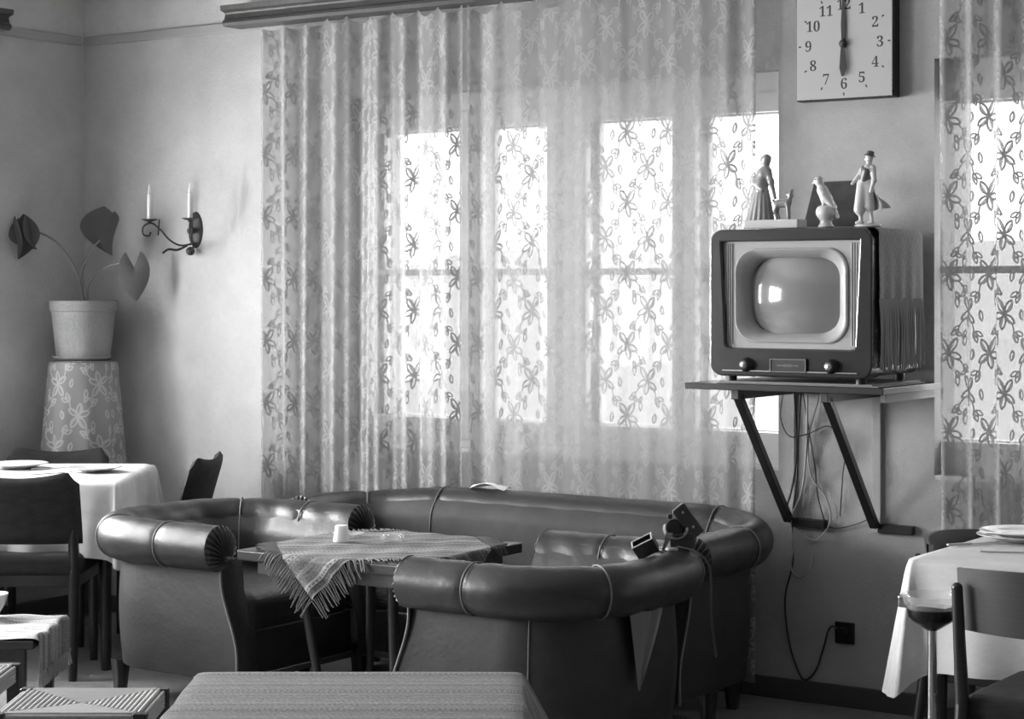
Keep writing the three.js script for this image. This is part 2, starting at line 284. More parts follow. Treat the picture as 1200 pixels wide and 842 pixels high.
laceCurtain('wide floral lace curtain hanging between the window gap and the television', 2.262, 3.54, 0.075, 2.635, 0.06,
  (u, v) => { const e = 0.0025 + 0.016 * Math.exp(-u * 14) + 0.014 * Math.exp(-(1 - u) * 18); return e * Math.sin(u * 64 + 1.8 * Math.sin(u * 6 + 1) + 0.3 * v) + 0.006 * Math.sin(u * 17 + 0.5 * v) + 0.0008 * Math.sin(u * 140); },
  (u) => (u < 0.36 ? 0.05 * pinch(u, 8.3, 0) : 0.012 * pinch(u, 16, 0)));
laceCurtain('floral lace curtain at the window on the television\'s far side', 4.238, 5.3, 0.075, 2.635, 0.06,
  (u, v) => 0.018 * Math.sin(u * 60 + 1.5 * Math.sin(u * 6)) + 0.008 * Math.sin(u * 131) * v, (u) => 0.02 * pinch(u, 10, 0.1));

// ---------------------------------------------------------------- tub armchairs and sofa in leather
function uPath(W, D, R, Dr = D) {                                // returns list of {x, z, nx, nz, s} from one arm front round the back to the other
  const out = []; const add = (x, z, nx, nz) => out.push({ x, z, nx, nz });
  const n1 = 16, n2 = 18, n3 = 26;
  for (let i = 0; i < n1; i++) add(-W / 2, lerp(D, R, i / n1), -1, 0);
  for (let i = 0; i < n2; i++) { const a = Math.PI + (Math.PI / 2) * i / n2; add(-W / 2 + R + R * Math.cos(a), R + R * Math.sin(a), Math.cos(a), Math.sin(a)); }
  for (let i = 0; i < n3; i++) add(lerp(-W / 2 + R, W / 2 - R, i / n3), 0, 0, -1);
  for (let i = 0; i < n2; i++) { const a = 1.5 * Math.PI + (Math.PI / 2) * i / n2; add(W / 2 - R + R * Math.cos(a), R + R * Math.sin(a), Math.cos(a), Math.sin(a)); }
  for (let i = 0; i <= n1; i++) add(W / 2, lerp(R, Dr, i / n1), 1, 0);
  let L = 0; out.forEach((p, i) => { if (i) L += Math.hypot(p.x - out[i - 1].x, p.z - out[i - 1].z); p.s = L; }); out.L = L; return out;
}
function at(path, t) { const s = t * path.L; let i = 1; while (i < path.length - 1 && path[i].s < s) i++; const a = path[i - 1], b = path[i], f = Math.min(1, Math.max(0, (s - a.s) / (b.s - a.s || 1))); const nx = lerp(a.nx, b.nx, f), nz = lerp(a.nz, b.nz, f), l = Math.hypot(nx, nz); return { x: lerp(a.x, b.x, f), z: lerp(a.z, b.z, f), nx: nx / l, nz: nz / l }; }
function tub(o, q) {
  const { W, D, R, Yc, r, seatY, seams, bottom = 0.135, backRise = 0, seatOut = 0.04, dull } = q;
  const Dr = q.Dr ?? D, path = uPath(W, D, R, Dr);
  const reach = (y) => 0.075 * (1 - smooth(0.22, 0.5, y)) + 0.0;                     // the arm fronts sweep forward towards the floor
  const lift = (t) => backRise * smooth(0.12, 0.3, Math.min(t, 1 - t));
  const push = (z, y, x = -1) => z + reach(y) * smooth(0.25, 1, z / (x > 0 ? Dr : D));
  const sk = Math.min(0.02, r * 0.3);
  // outer panels
  mesh('outer_panel', grid(150, 14, (t, v) => { const p = at(path, t), y = lerp(bottom, Yc - r * 0.55 + lift(t), v), off = -0.018 + 0.014 * Math.sin(Math.PI * v); return [p.x + p.nx * off, y, push(p.z + p.nz * off, y, p.x)]; }, (t, v) => [t * path.L, v * 0.45]), dull ?? M.leatherDull, o);
  // inner panels
  const inset = q.flush ? (v) => r * 0.35 + (r * 0.72 + 0.02) * Math.sqrt(smooth(0, 0.32, v)) + 0.03 * v : (v) => r * 0.8 + 0.026 * smooth(0, 0.35, v) + 0.04 * v + 0.01 * Math.sin(Math.PI * v), innerTop = q.flush ? 0.95 : 0.62;
  mesh('inner_panel', grid(150, 24, (t, v) => { const p = at(path, t), y = lerp(Yc + r * innerTop + lift(t), seatY - 0.06, v), off = -inset(v); return [p.x + p.nx * off, y, p.z + p.nz * off * 0.98]; }, (t, v) => [t * path.L, v * 0.3]), q.flush ? std(0.05, 0.7, { map: rep(leatherMap, 2, 2) }) : M.leather, o);
  // the roll along the top, in lengths between seams
  const cuts = [0, ...seams, 1];
  for (let k = 0; k + 1 < cuts.length; k++) {
    const t0 = cuts[k], t1 = cuts[k + 1];
    mesh('top_roll', grid(Math.max(14, Math.round((t1 - t0) * 110)), 26, (u, v) => {
      const t = lerp(t0, t1, u), p = at(path, t), a = v * 2 * Math.PI, edge = Math.min(u, 1 - u) * (t1 - t0) * path.L;
      const nearCut = (u < 0.5 ? k > 0 : k + 2 < cuts.length) ? 0.007 * Math.exp(-edge / 0.012) : 0, rr = r - nearCut + (q.flush ? 0.0006 : 0.0022) * Math.sin(t * 90 + 3 * Math.sin(a)) * (0.5 + 0.5 * Math.cos(a));
      const off = -rr * Math.cos(a) * 1.05, y = Yc + lift(t) + rr * Math.sin(a) * (Math.sin(a) < 0 ? 1.1 : 1);
      return [p.x + p.nx * off, y, push(p.z, y, p.x) + p.nz * off];
    }, (u, v) => [lerp(t0, t1, u) * path.L, v * 0.47]), M.leather, o);
  }
  for (const t of seams) { const p = at(path, t), pts = []; for (let i = 0; i <= 28; i++) { const a = i / 28 * 2 * Math.PI, off = -r * 1.04 * Math.cos(a) * 1.02; pts.push([p.x + p.nx * off, Yc + lift(t) + r * 1.0 * Math.sin(a) * (Math.sin(a) < 0 ? 1.1 : 1), p.z + p.nz * off]); } mesh('seam_piping', tube(pts, 0.0028, 40, 6), M.piping, o); }
  for (const t of [...seams.slice(1, -1), ...(q.innerSeams ?? [])]) { const p = at(path, t), pts = []; for (let i = 0; i <= 14; i++) { const v = i / 14, y = lerp(Yc + r * innerTop + lift(t), seatY - 0.06, v), off = -inset(v) - 0.001; pts.push([p.x + p.nx * off, y, p.z + p.nz * off * 0.98]); } mesh('seam_piping', tube(pts, 0.003, 30, 6), M.piping, o); }
  for (const t of q.outerSeams ?? []) { const p = at(path, t), pts = []; for (let i = 0; i <= 10; i++) { const v = i / 10, y = lerp(bottom, Yc - r * 0.7, v), off = -0.018 + 0.014 * Math.sin(Math.PI * v) + 0.001; pts.push([p.x + p.nx * off, y, push(p.z + p.nz * off, y, p.x)]); } mesh('seam_piping', tube(pts, 0.0028, 30, 6), M.piping, o); }
  // arm fronts: pleated scroll, button, panel and its piping
  for (const s of [-1, 1]) {
    const x = s * W / 2, zf = s > 0 ? Dr : D;
    mesh('pleated_scroll', grid(144, 10, (u, v) => { const a = u * 2 * Math.PI, rho = v, cx = 0, cy = -r * 0.5 * (1 - v); const rip = 0.008 * Math.pow(rho, 0.6) * Math.cos(a * 22) * smooth(0.06, 0.3, rho) * (1 - smooth(0.86, 1, rho)); return [x + cx + Math.cos(a) * r * 1.03 * rho, Yc + cy + Math.sin(a) * r * (Math.sin(a) < 0 ? 1.08 : 1.02) * rho, zf + 0.028 * (1 - rho * rho * rho) + rip]; }), M.leather, o);
    mesh('button', ball(0.012, x, Yc - r * 0.5, zf + 0.032), M.leather, o);
    mesh('arm_front', grid(8, 18, (u, v) => { const y = lerp(bottom, Yc - r * 0.5, v), off = lerp(-0.115, 0.004, u), w = 0.014 * Math.sin(Math.PI * u); return [x + s * off, y, zf + reach(y) + w]; }), M.leather, o);
    const pts = []; for (let i = 0; i <= 16; i++) { const y = lerp(bottom, Yc - r * 0.9, i / 16); pts.push([x + s * 0.0, y, zf + reach(y) + 0.003]); }
    mesh('edge_piping', tube(pts, 0.005, 30, 6), M.piping, o);
  }
  // nails under the roll
  const nails = []; const nn = Math.round(path.L / 0.017);
  for (let i = 2; i < nn - 1; i++) { const t = i / nn, p = at(path, t); nails.push(new THREE.SphereGeometry(0.0042, 6, 4).translate(p.x - p.nx * 0.003, Yc + lift(t) - r * 0.98, push(p.z - p.nz * 0.003, 0.6))); }
  mesh('nail_row', merge(nails), M.nail, o, 'stuff');
  // seat and base
  const sw = W - 0.21;
  mesh('seat_cushion', (() => { const g = new RoundedBoxGeometry(sw, 0.15, D - 0.06 + seatOut, 6, 0.05); const p = g.attributes.position; for (let i = 0; i < p.count; i++) { const a = p.getX(i) / sw * 2, b = p.getZ(i) / (D - 0.06) * 2; if (p.getY(i) > 0) p.setY(i, p.getY(i) + 0.02 * Math.max(0, 1 - a * a) * Math.max(0, 1 - b * b)); } g.computeVertexNormals(); return g.translate(0, seatY - 0.075, 0.06 + (D - 0.06 + seatOut) / 2); })(), M.leather, o);
  mesh('front_panel', box(W - 0.2, seatY - 0.13 - bottom, 0.03, 0, (seatY - 0.13 + bottom) / 2, D + seatOut - 0.02, 0.01), M.leather, o);
  mesh('base_rail', box(W - 0.2, 0.022, 0.16, 0, bottom - 0.002, D + seatOut - 0.075, 0.004), M.midWood, o);
  for (const s of [-1, 1]) for (const z of [0.06, D + 0.03]) { const g = new THREE.CylinderGeometry(0.036, 0.022, bottom, 4, 1).rotateY(Math.PI / 4).translate(s * (W / 2 - (z < 0.1 ? 0.13 : 0.045)), bottom / 2, z); mesh('leg', g, M.darkWood, o); }
}
const chairSize = { W: 0.78, D: 0.72, R: 0.3, Yc: 0.6, r: 0.076, seatY: 0.43, seams: [0.13, 0.3, 0.7, 0.87] };
const armL = thing('leather_armchair', 'worn dark leather tub armchair beside the white dining table, facing the coffee table', 'armchair', [1.50, 0, 1.05], Math.PI / 2, 'leather armchairs'); tub(armL, { ...chairSize, D: 0.67 });
const armR = thing('leather_armchair', 'worn dark leather tub armchair with camera cases on its back', 'armchair', [3.8, 0, 1.29], -Math.PI / 2, 'leather armchairs'); tub(armR, { ...chairSize, D: 0.63, outerSeams: [0.76], seams: [0.14, 0.36, 0.64, 0.86] });
mesh('loose_flap', grid(40, 24, (u, v) => { const w = 0.05 + 0.0 * v, a = lerp(-0.02, 0.2, u) * (1 - v) + 0.02 * v, fold = 0.012 + 0.034 * Math.pow(Math.sin(2 * Math.PI * Math.min(1, u * (1 + 0.25 * v))), 2) * (1 - 0.75 * v); const ang = Math.PI * 0.45; return [0.39 - 0.3 + 0.3 * Math.cos(-ang - a / 0.3) + (0.012 + fold) * Math.cos(-ang), 0.535 - 0.235 * v - 0.01 * u, 0.3 + 0.3 * Math.sin(-ang - a / 0.3) + (0.012 + fold) * Math.sin(-ang)]; }), phys(0.15, 0.35, { side: THREE.DoubleSide, clearcoat: 0.4, clearcoatRoughness: 0.25 }), armR);
const sofa = thing('leather_sofa', 'long dark leather sofa with curved back standing under the lace curtained window', 'sofa', [2.735, 0, 0.205], 0);
tub(sofa, { W: 1.87, D: 0.37, Dr: 0.6, R: 0.22, Yc: 0.605, r: 0.074, seatY: 0.43, seams: [0.13, 0.27, 0.73, 0.87], backRise: 0.035, seatOut: 0.14, flush: true });

// ---------------------------------------------------------------- coffee table with diamond-laid woven cloth
const ct = thing('coffee_table', 'square dark coffee table between the leather seats', 'table', [2.65, 0, 1.15]);
mesh('table_top', box(0.7, 0.036, 0.7, 0, 0.592, 0, 0.006), M.darkWood, ct);
mesh('apron', merge([box(0.6, 0.05, 0.02, 0, 0.55, 0.29), box(0.6, 0.05, 0.02, 0, 0.55, -0.29), box(0.02, 0.05, 0.56, 0.29, 0.55, 0), box(0.02, 0.05, 0.56, -0.29, 0.55, 0)]), M.midWood, ct);
for (const [sx, sz] of [[-1, 1], [1, 1], [-1, -1], [1, -1]]) mesh('leg', bar([sx * 0.2, 0.56, sz * 0.2], [sx * 0.15, 0.0, sz * 0.12], 0.02, 0.013), M.darkWood, ct);
const S2 = Math.SQRT1_2;
function drapePoint(p, q, half, top, r = 0.012) {
  let x = (p + q) * S2, z = (q - p) * S2, y = top;
  for (const ax of [0, 1]) { const w = ax ? z : x, over = Math.abs(w) - half; if (over > 0) { const sgn = Math.sign(w), bend = Math.min(1, over / (r * 1.57)), out = r * Math.sin(bend * 1.57), dn = r * (1 - Math.cos(bend * 1.57)) + Math.max(0, over - r * 1.57); if (ax) z = sgn * (half + out); else x = sgn * (half + out); y -= dn; } }
  return [x, y, z];
}
const clothHalf = 0.355;
const cc = thing('woven_cloth', 'striped woven fringed cloth laid cornerwise over the coffee table', 'tablecloth', [2.65, 0.0, 1.15]);
mesh('cloth', grid(90, 90, (u, v) => { const p = lerp(-clothHalf, clothHalf, u), q = lerp(-clothHalf, clothHalf, v); const a = drapePoint(p, q, 0.352, 0.614); const hang = 0.614 - a[1]; a[1] += hang < 0.01 ? 0.0015 * Math.sin(u * 31 + v * 13) : 0; if (hang > 0.01) { a[2] += 0.012 * Math.sin(u * 40) * Math.min(1, hang / 0.1) * (a[2] > 0.3 ? 1 : 0) + 0.006; } return a; }, (u, v) => [u * 0.71, v * 0.71]), M.woven, cc);
{ const f = []; const edge = (p, q, dp, dq) => { const L = 0.055 + rnd() * 0.02, w = (rnd() - 0.5) * 0.02, pts = []; for (let k = 0; k <= 3; k++) { const e = L * k / 3; const a = drapePoint(p + dp * e + (dq ? w * k / 3 : 0), q + dq * e + (dp ? w * k / 3 : 0), 0.352, 0.614 + (k ? 0.002 : 0)); const hang = 0.614 - a[1]; if (hang > 0.01) a[2] += Math.sign(a[2]) * 0.008 * (Math.abs(a[2]) > 0.3 ? 1 : 0), a[1] -= k * 0.006; pts.push(a); } f.push(tube(pts, 0.0026, 5, 4)); };
  for (let i = 0; i <= 76; i++) { const t = lerp(-clothHalf, clothHalf, i / 76); edge(t, clothHalf, 0, 1); edge(t, -clothHalf, 0, -1); edge(clothHalf, t, 1, 0); edge(-clothHalf, t, -1, 0); }
  mesh('fringe', merge(f), M.fringe, cc, 'stuff'); }
const cupP = [2.49, 0.6165, 1.17];
tag(mesh('glass_tumbler', lathe([[0, 0.056], [0.021, 0.056], [0.022, 0.054], [0.03, 0.0], [0.0275, 0.0], [0.02, 0.051], [0, 0.051]]), phys(0.9, 0.5, { transmission: 0.5, thickness: 0, side: THREE.DoubleSide })), 'frosted tumbler standing upside down on the striped coffee table cloth', 'tumbler').position.set(...cupP);
tag(mesh('glass_saucer', lathe([[0, 0.003], [0.04, 0.003], [0.058, 0.014], [0.06, 0.014], [0.042, 0], [0, 0]]), M.clearGlass), 'shallow clear glass dish behind the upturned tumbler', 'dish').position.set(2.43, 0.6165, 1.06);
tag(mesh('glass_ashtray', lathe([[0, 0.006], [0.03, 0.006], [0.036, 0.026], [0.044, 0.026], [0.04, 0.0], [0, 0]], 6), M.clearGlass), 'small angular clear glass ashtray in the middle of the coffee table', 'ashtray').position.set(2.64, 0.6165, 1.08);
tag(mesh('paper_sheet', grid(16, 6, (u, v) => [u * 0.17, 0.012 * Math.sin(u * 3.1) + 0.006 * Math.sin(v * 5 + u * 6), v * 0.06]), M.paper), 'loose white paper lying on the sofa back', 'paper').position.set(2.36, 0.718, 0.17);

// ---------------------------------------------------------------- table linen
function drapedCloth(name, label, a, b, top, drop, cornerDrop, pos, turn, waves = 3, mat = M.linen) {   // half sizes a, b
  const per = [], rc = 0.02; const corners = [[a - rc, b - rc, 0], [-a + rc, b - rc, 1], [-a + rc, -b + rc, 2], [a - rc, -b + rc, 3]];
  corners.forEach(([cx, cz, k], i) => {
    for (let j = 0; j <= 10; j++) { const t = (k + j / 10) * Math.PI / 2; per.push({ x: cx + rc * Math.cos(t), z: cz + rc * Math.sin(t), nx: Math.cos(t), nz: Math.sin(t), c: Math.sin(Math.PI * j / 10) * 0.5 + 0.5 }); }
    const nx = corners[(i + 1) % 4], A = per[per.length - 1], e = { x: nx[0] + rc * Math.cos((k + 1) * Math.PI / 2), z: nx[1] + rc * Math.sin((k + 1) * Math.PI / 2) };
    for (let j = 1; j < 40; j++) { const f = j / 40; per.push({ x: lerp(A.x, e.x, f), z: lerp(A.z, e.z, f), nx: A.nx, nz: A.nz, c: 0.5 * (Math.exp(-f * 9) + Math.exp(-(1 - f) * 9)), w: f }); }
  });
  per.push(per[0]); const n = per.length - 1;
  const rows = [];
  const g = grid(n, 26, (u, v) => {
    const p = per[Math.round(u * n)];
    if (v < 0.25) { const s = v / 0.25; return [p.x * s, top, p.z * s]; }
    const k = (v - 0.25) / 0.75, bend = Math.min(1, k * 8), d = lerp(drop, cornerDrop, smooth(0.1, 0.9, p.c)) * k, w = p.w === undefined ? 0 : Math.sin(p.w * Math.PI * waves * 2) * 0.018 * k;
    const out = 0.008 * Math.sin(bend * 1.57) + (0.02 + 0.06 * p.c * p.c * 1.2) * k * 0.9 + w + 0.02 * Math.sin(p.c * 11) * k;
    return [p.x + p.nx * out, top - d, p.z + p.nz * out];
  }, (u, v) => { const p = per[Math.round(u * n)]; return v < 0.25 ? [p.x * v * 4, p.z * v * 4] : [p.x + p.nx * (v - 0.25), p.z + p.nz * (v - 0.25)]; });
  const m = mesh(name, g, mat); m.position.set(...pos); m.rotation.y = turn; return tag(m, label, 'tablecloth');
}
function diningTable(label, a, b, pos, turn) {
  const o = thing('dining_table', label, 'table', pos, turn);
  mesh('table_top', box(2 * a, 0.03, 2 * b, 0, 0.725, 0, 0.006), M.darkWood, o);
  mesh('apron', merge([box(2 * a - 0.12, 0.08, 0.02, 0, 0.67, b - 0.06), box(2 * a - 0.12, 0.08, 0.02, 0, 0.67, -b + 0.06), box(0.02, 0.08, 2 * b - 0.12, a - 0.06, 0.67, 0), box(0.02, 0.08, 2 * b - 0.12, -a + 0.06, 0.67, 0)]), M.darkWood, o);
  for (const s of [-1, 1]) for (const t of [-1, 1]) mesh('leg', bar([s * (a - 0.06), 0.71, t * (b - 0.06)], [s * (a - 0.05), 0, t * (b - 0.05)], 0.028, 0.02, 4), M.darkWood, o);
  return o;
}
const tl = [0.71, 0, 0.925];
diningTable('dark dining table under white cloth in the room corner', 0.39, 0.38, tl, YAW);
drapedCloth('white_tablecloth', 'white cloth over the dining table in the room corner', 0.4, 0.39, 0.746, 0.29, 0.34, tl, YAW);
const tr = [5.06, 0, 0.94];
diningTable('dark dining table under white cloth beside the floor ashtray', 0.41, 0.36, tr, 0);
drapedCloth('white_tablecloth', 'creased white cloth over the dining table beside the floor ashtray', 0.42, 0.37, 0.746, 0.31, 0.39, tr, 0, 3);

const plateProfile = [[0, 0.004], [0.065, 0.004], [0.085, 0.011], [0.12, 0.02], [0.122, 0.0225], [0.118, 0.0235], [0.084, 0.015], [0.065, 0.0075], [0, 0.0075]];
function plate(label, x, z, y, group, s = 1) { const m = mesh('plate', lathe(plateProfile, 48).scale(s, s, s), M.china); m.position.set(x, y, z); return tag(m, label, 'plate', group); }
function knife(label, x, z, y, turn) { const o = thing('table_knife', label, 'knife', [x, y, z], turn); mesh('handle', box(0.085, 0.007, 0.012, -0.05, 0.0035, 0, 0.003), M.steel, o); mesh('blade', box(0.1, 0.0025, 0.016, 0.042, 0.003, 0, 0.001), M.steel, o); return o; }
function fork(label, x, z, y, turn) { const o = thing('table_fork', label, 'fork', [x, y, z], turn); mesh('handle', box(0.12, 0.004, 0.01, -0.05, 0.002, 0, 0.002), M.steel, o); for (let i = -1; i <= 1; i++) mesh('tine', box(0.05, 0.003, 0.003, 0.05, 0.003, i * 0.006, 0.001), M.steel, o); mesh('neck', box(0.03, 0.004, 0.018, 0.02, 0.0025, 0, 0.002), M.steel, o); return o; }
const local = (c, turn, lx, lz) => [c[0] + lx * Math.cos(turn) + lz * Math.sin(turn), c[2] - lx * Math.sin(turn) + lz * Math.cos(turn)];
{ const [x, z] = local(tl, YAW, -0.12, -0.13), [x2, z2] = local(tl, YAW, 0.23, 0.02), y = 0.7475;
  plate('white plate on the corner table, before the far chair', x, z, y); plate('white plate on the corner table, near its free end', x2, z2, y, null, 0.9);
  const a = local(tl, YAW, 0.03, -0.1), b = local(tl, YAW, -0.27, -0.08), c = local(tl, YAW, 0.09, 0.1);
  knife('steel knife between the two plates on the corner table', a[0], a[1], y, YAW + 0.5); fork('steel fork beside the plate before the far chair', b[0], b[1], y, YAW + 0.6); fork('steel fork beside the plate at the free table end', c[0], c[1], y, YAW + 0.7); }
plate('lower of two stacked white plates on the table by the ashtray', 4.79, 0.84, 0.7475); plate('upper of two stacked white plates on the table by the ashtray', 4.797, 0.835, 0.759);
knife('steel knife beside the stacked plates', 4.705, 0.98, 0.7475, 1.0); fork('steel fork lying before the stacked plates', 4.88, 1.08, 0.7475, 0.4);

// ---------------------------------------------------------------- dining chairs with upholstered backs
function paddedChair(label, pos, turn) {                 // back at +z, sitter faces -z
  const o = thing('padded_chair', label, 'chair', pos, turn, 'padded dining chairs');
  const bw = 0.45, lean = (y) => 0.2 + 0.09 * smooth(0.45, 0.9, y);
  const back = (side) => grid(24, 16, (u, v) => { const x = lerp(-bw / 2, bw / 2, u), c = 2 * u - 1, top = 0.775 + 0.034 * c * c - 0.06 * smooth(0.8, 1, Math.abs(c)), y = lerp(0.515, top, v); const e = Math.sqrt(Math.max(0, 1 - Math.pow(Math.abs(c), 8))) * Math.sqrt(Math.max(0, 1 - Math.pow(Math.abs(2 * v - 1), 8))); return [x, y, lean(y) - 0.035 * c * c + side * 0.024 * e]; });
  const f = back(1), b = back(-1); flip(f);
  mesh('backrest', merge([f, b]), M.upholstery, o);
  mesh('seat', (() => { const g = new RoundedBoxGeometry(0.45, 0.085, 0.43, 4, 0.03); return g.translate(0, 0.432, -0.01); })(), M.upholstery, o);
  mesh('seat_rail', box(0.43, 0.05, 0.4, 0, 0.375, -0.01, 0.006), M.darkWood, o);
  for (const s of [-1, 1]) {
    mesh('leg', merge([bar([s * 0.2, 0, 0.235], [s * 0.195, 0.42, 0.185], 0.017, 0.023, 8), bar([s * 0.195, 0.42, 0.185], [s * 0.19, 0.6, lean(0.6) - 0.03], 0.023, 0.018, 8)]), M.darkWood, o);
    mesh('leg', bar([s * 0.19, 0, -0.19], [s * 0.19, 0.38, -0.18], 0.016, 0.024, 8), M.darkWood, o);
  }
  return o;
}
paddedChair('dark padded chair pushed in at the corner table with its back to the room', [0.93, 0, 1.15], YAW);
paddedChair('dark padded chair beyond the corner table, before the lace-covered plant stand', [0.46, 0, 0.665], YAW + Math.PI);
paddedChair('dark padded chair turned edgewise at the free end of the corner table', [0.885, 0, 0.47], YAW + Math.PI / 2 - 0.1);

// chairs with curved plywood backs
function plyChair(label, pos, turn) {                    // back at +z
  const o = thing('plywood_chair', label, 'chair', pos, turn, 'plywood-backed chairs');
  const rz = (x) => 0.2 - 0.055 * Math.pow(x / 0.2, 2);
  const rail = (side) => grid(26, 8, (u, v) => { const x = lerp(-0.215, 0.215, u), y = lerp(0.635, 0.79 + 0.012 * Math.cos(x * 7), v); return [x, y, rz(x) + 0.03 + side * 0.007 + (y - 0.63) * 0.12]; });
  const a = rail(1), b = rail(-1); flip(a);
  const capA = grid(26, 1, (u, v) => { const x = lerp(-0.215, 0.215, u), y = 0.79 + 0.012 * Math.cos(x * 7); return [x, y, rz(x) + 0.03 + lerp(0.007, -0.007, v) + (y - 0.63) * 0.12]; });
  const capB = grid(26, 1, (u, v) => { const x = lerp(-0.215, 0.215, u); return [x, 0.635, rz(x) + 0.03 + lerp(-0.007, 0.007, v) + 0.0006]; });
  const ends = [-1, 1].map((s) => box(0.004, 0.155, 0.015, s * 0.215, 0.713, rz(0.215) + 0.04, 0.001));
  mesh('back_rail', merge([a, b, capA, capB, ...ends]), M.midWood, o);
  mesh('seat', new RoundedBoxGeometry(0.42, 0.075, 0.42, 5, 0.034).translate(0, 0.435, -0.02), M.upholstery, o);
  mesh('seat_frame', box(0.38, 0.035, 0.38, 0, 0.385, -0.02, 0.006), M.darkWood, o);
  for (const s of [-1, 1]) {
    mesh('post', merge([bar([s * 0.205, 0, 0.255], [s * 0.2, 0.45, 0.195], 0.014, 0.018), bar([s * 0.2, 0.45, 0.195], [s * 0.203, 0.745, 0.222], 0.018, 0.014), ball(0.0142, s * 0.203, 0.745, 0.222)]), M.darkWood, o);
    mesh('leg', bar([s * 0.185, 0, -0.2], [s * 0.17, 0.4, -0.17], 0.013, 0.019), M.darkWood, o);
    mesh('stretcher', bar([s * 0.19, 0.2, 0.21], [s * 0.18, 0.2, -0.185], 0.009), M.darkWood, o);
  }
  return o;
}
plyChair('wooden chair with curved plywood back, next to the floor ashtray', [5.17, 0, 1.56], 0);
plyChair('wooden chair tucked behind the white table near the socket', [4.79, 0, 0.86], -Math.PI / 2).scale.y = 0.95;

// ---------------------------------------------------------------- floor ashtray
{ const o = thing('floor_ashtray', 'chrome floor ashtray on a tall pole beside the white clothed table', 'ashtray', [4.82, 0, 1.58]);
  mesh('foot', lathe([[0, 0], [0.13, 0], [0.132, 0.008], [0.12, 0.016], [0.03, 0.035], [0.012, 0.06]]), M.chrome, o);
  mesh('pole', cyl(0.0125, 0.0125, 0.55, 0, 0.325, 0), M.chrome, o);
  mesh('bowl', lathe([[0, 0.595], [0.014, 0.595], [0.03, 0.605], [0.05, 0.618], [0.062, 0.63], [0.066, 0.652], [0.062, 0.655], [0.05, 0.64], [0, 0.636]]), std(0.02, 0.25, { metalness: 0.4 }), o);
  mesh('tray_lid', box(0.085, 0.006, 0.055, 0.005, 0.658, 0, 0.002), M.chrome, o);
  mesh('glass_rim', lathe([[0.064, 0.65], [0.074, 0.664], [0.08, 0.69], [0.078, 0.69], [0.072, 0.666], [0.062, 0.652]]), M.clearGlass, o);
  mesh('match_holder', merge([box(0.03, 0.034, 0.03, -0.075, 0.667, 0.01, 0.008)]), M.chrome, o);
}

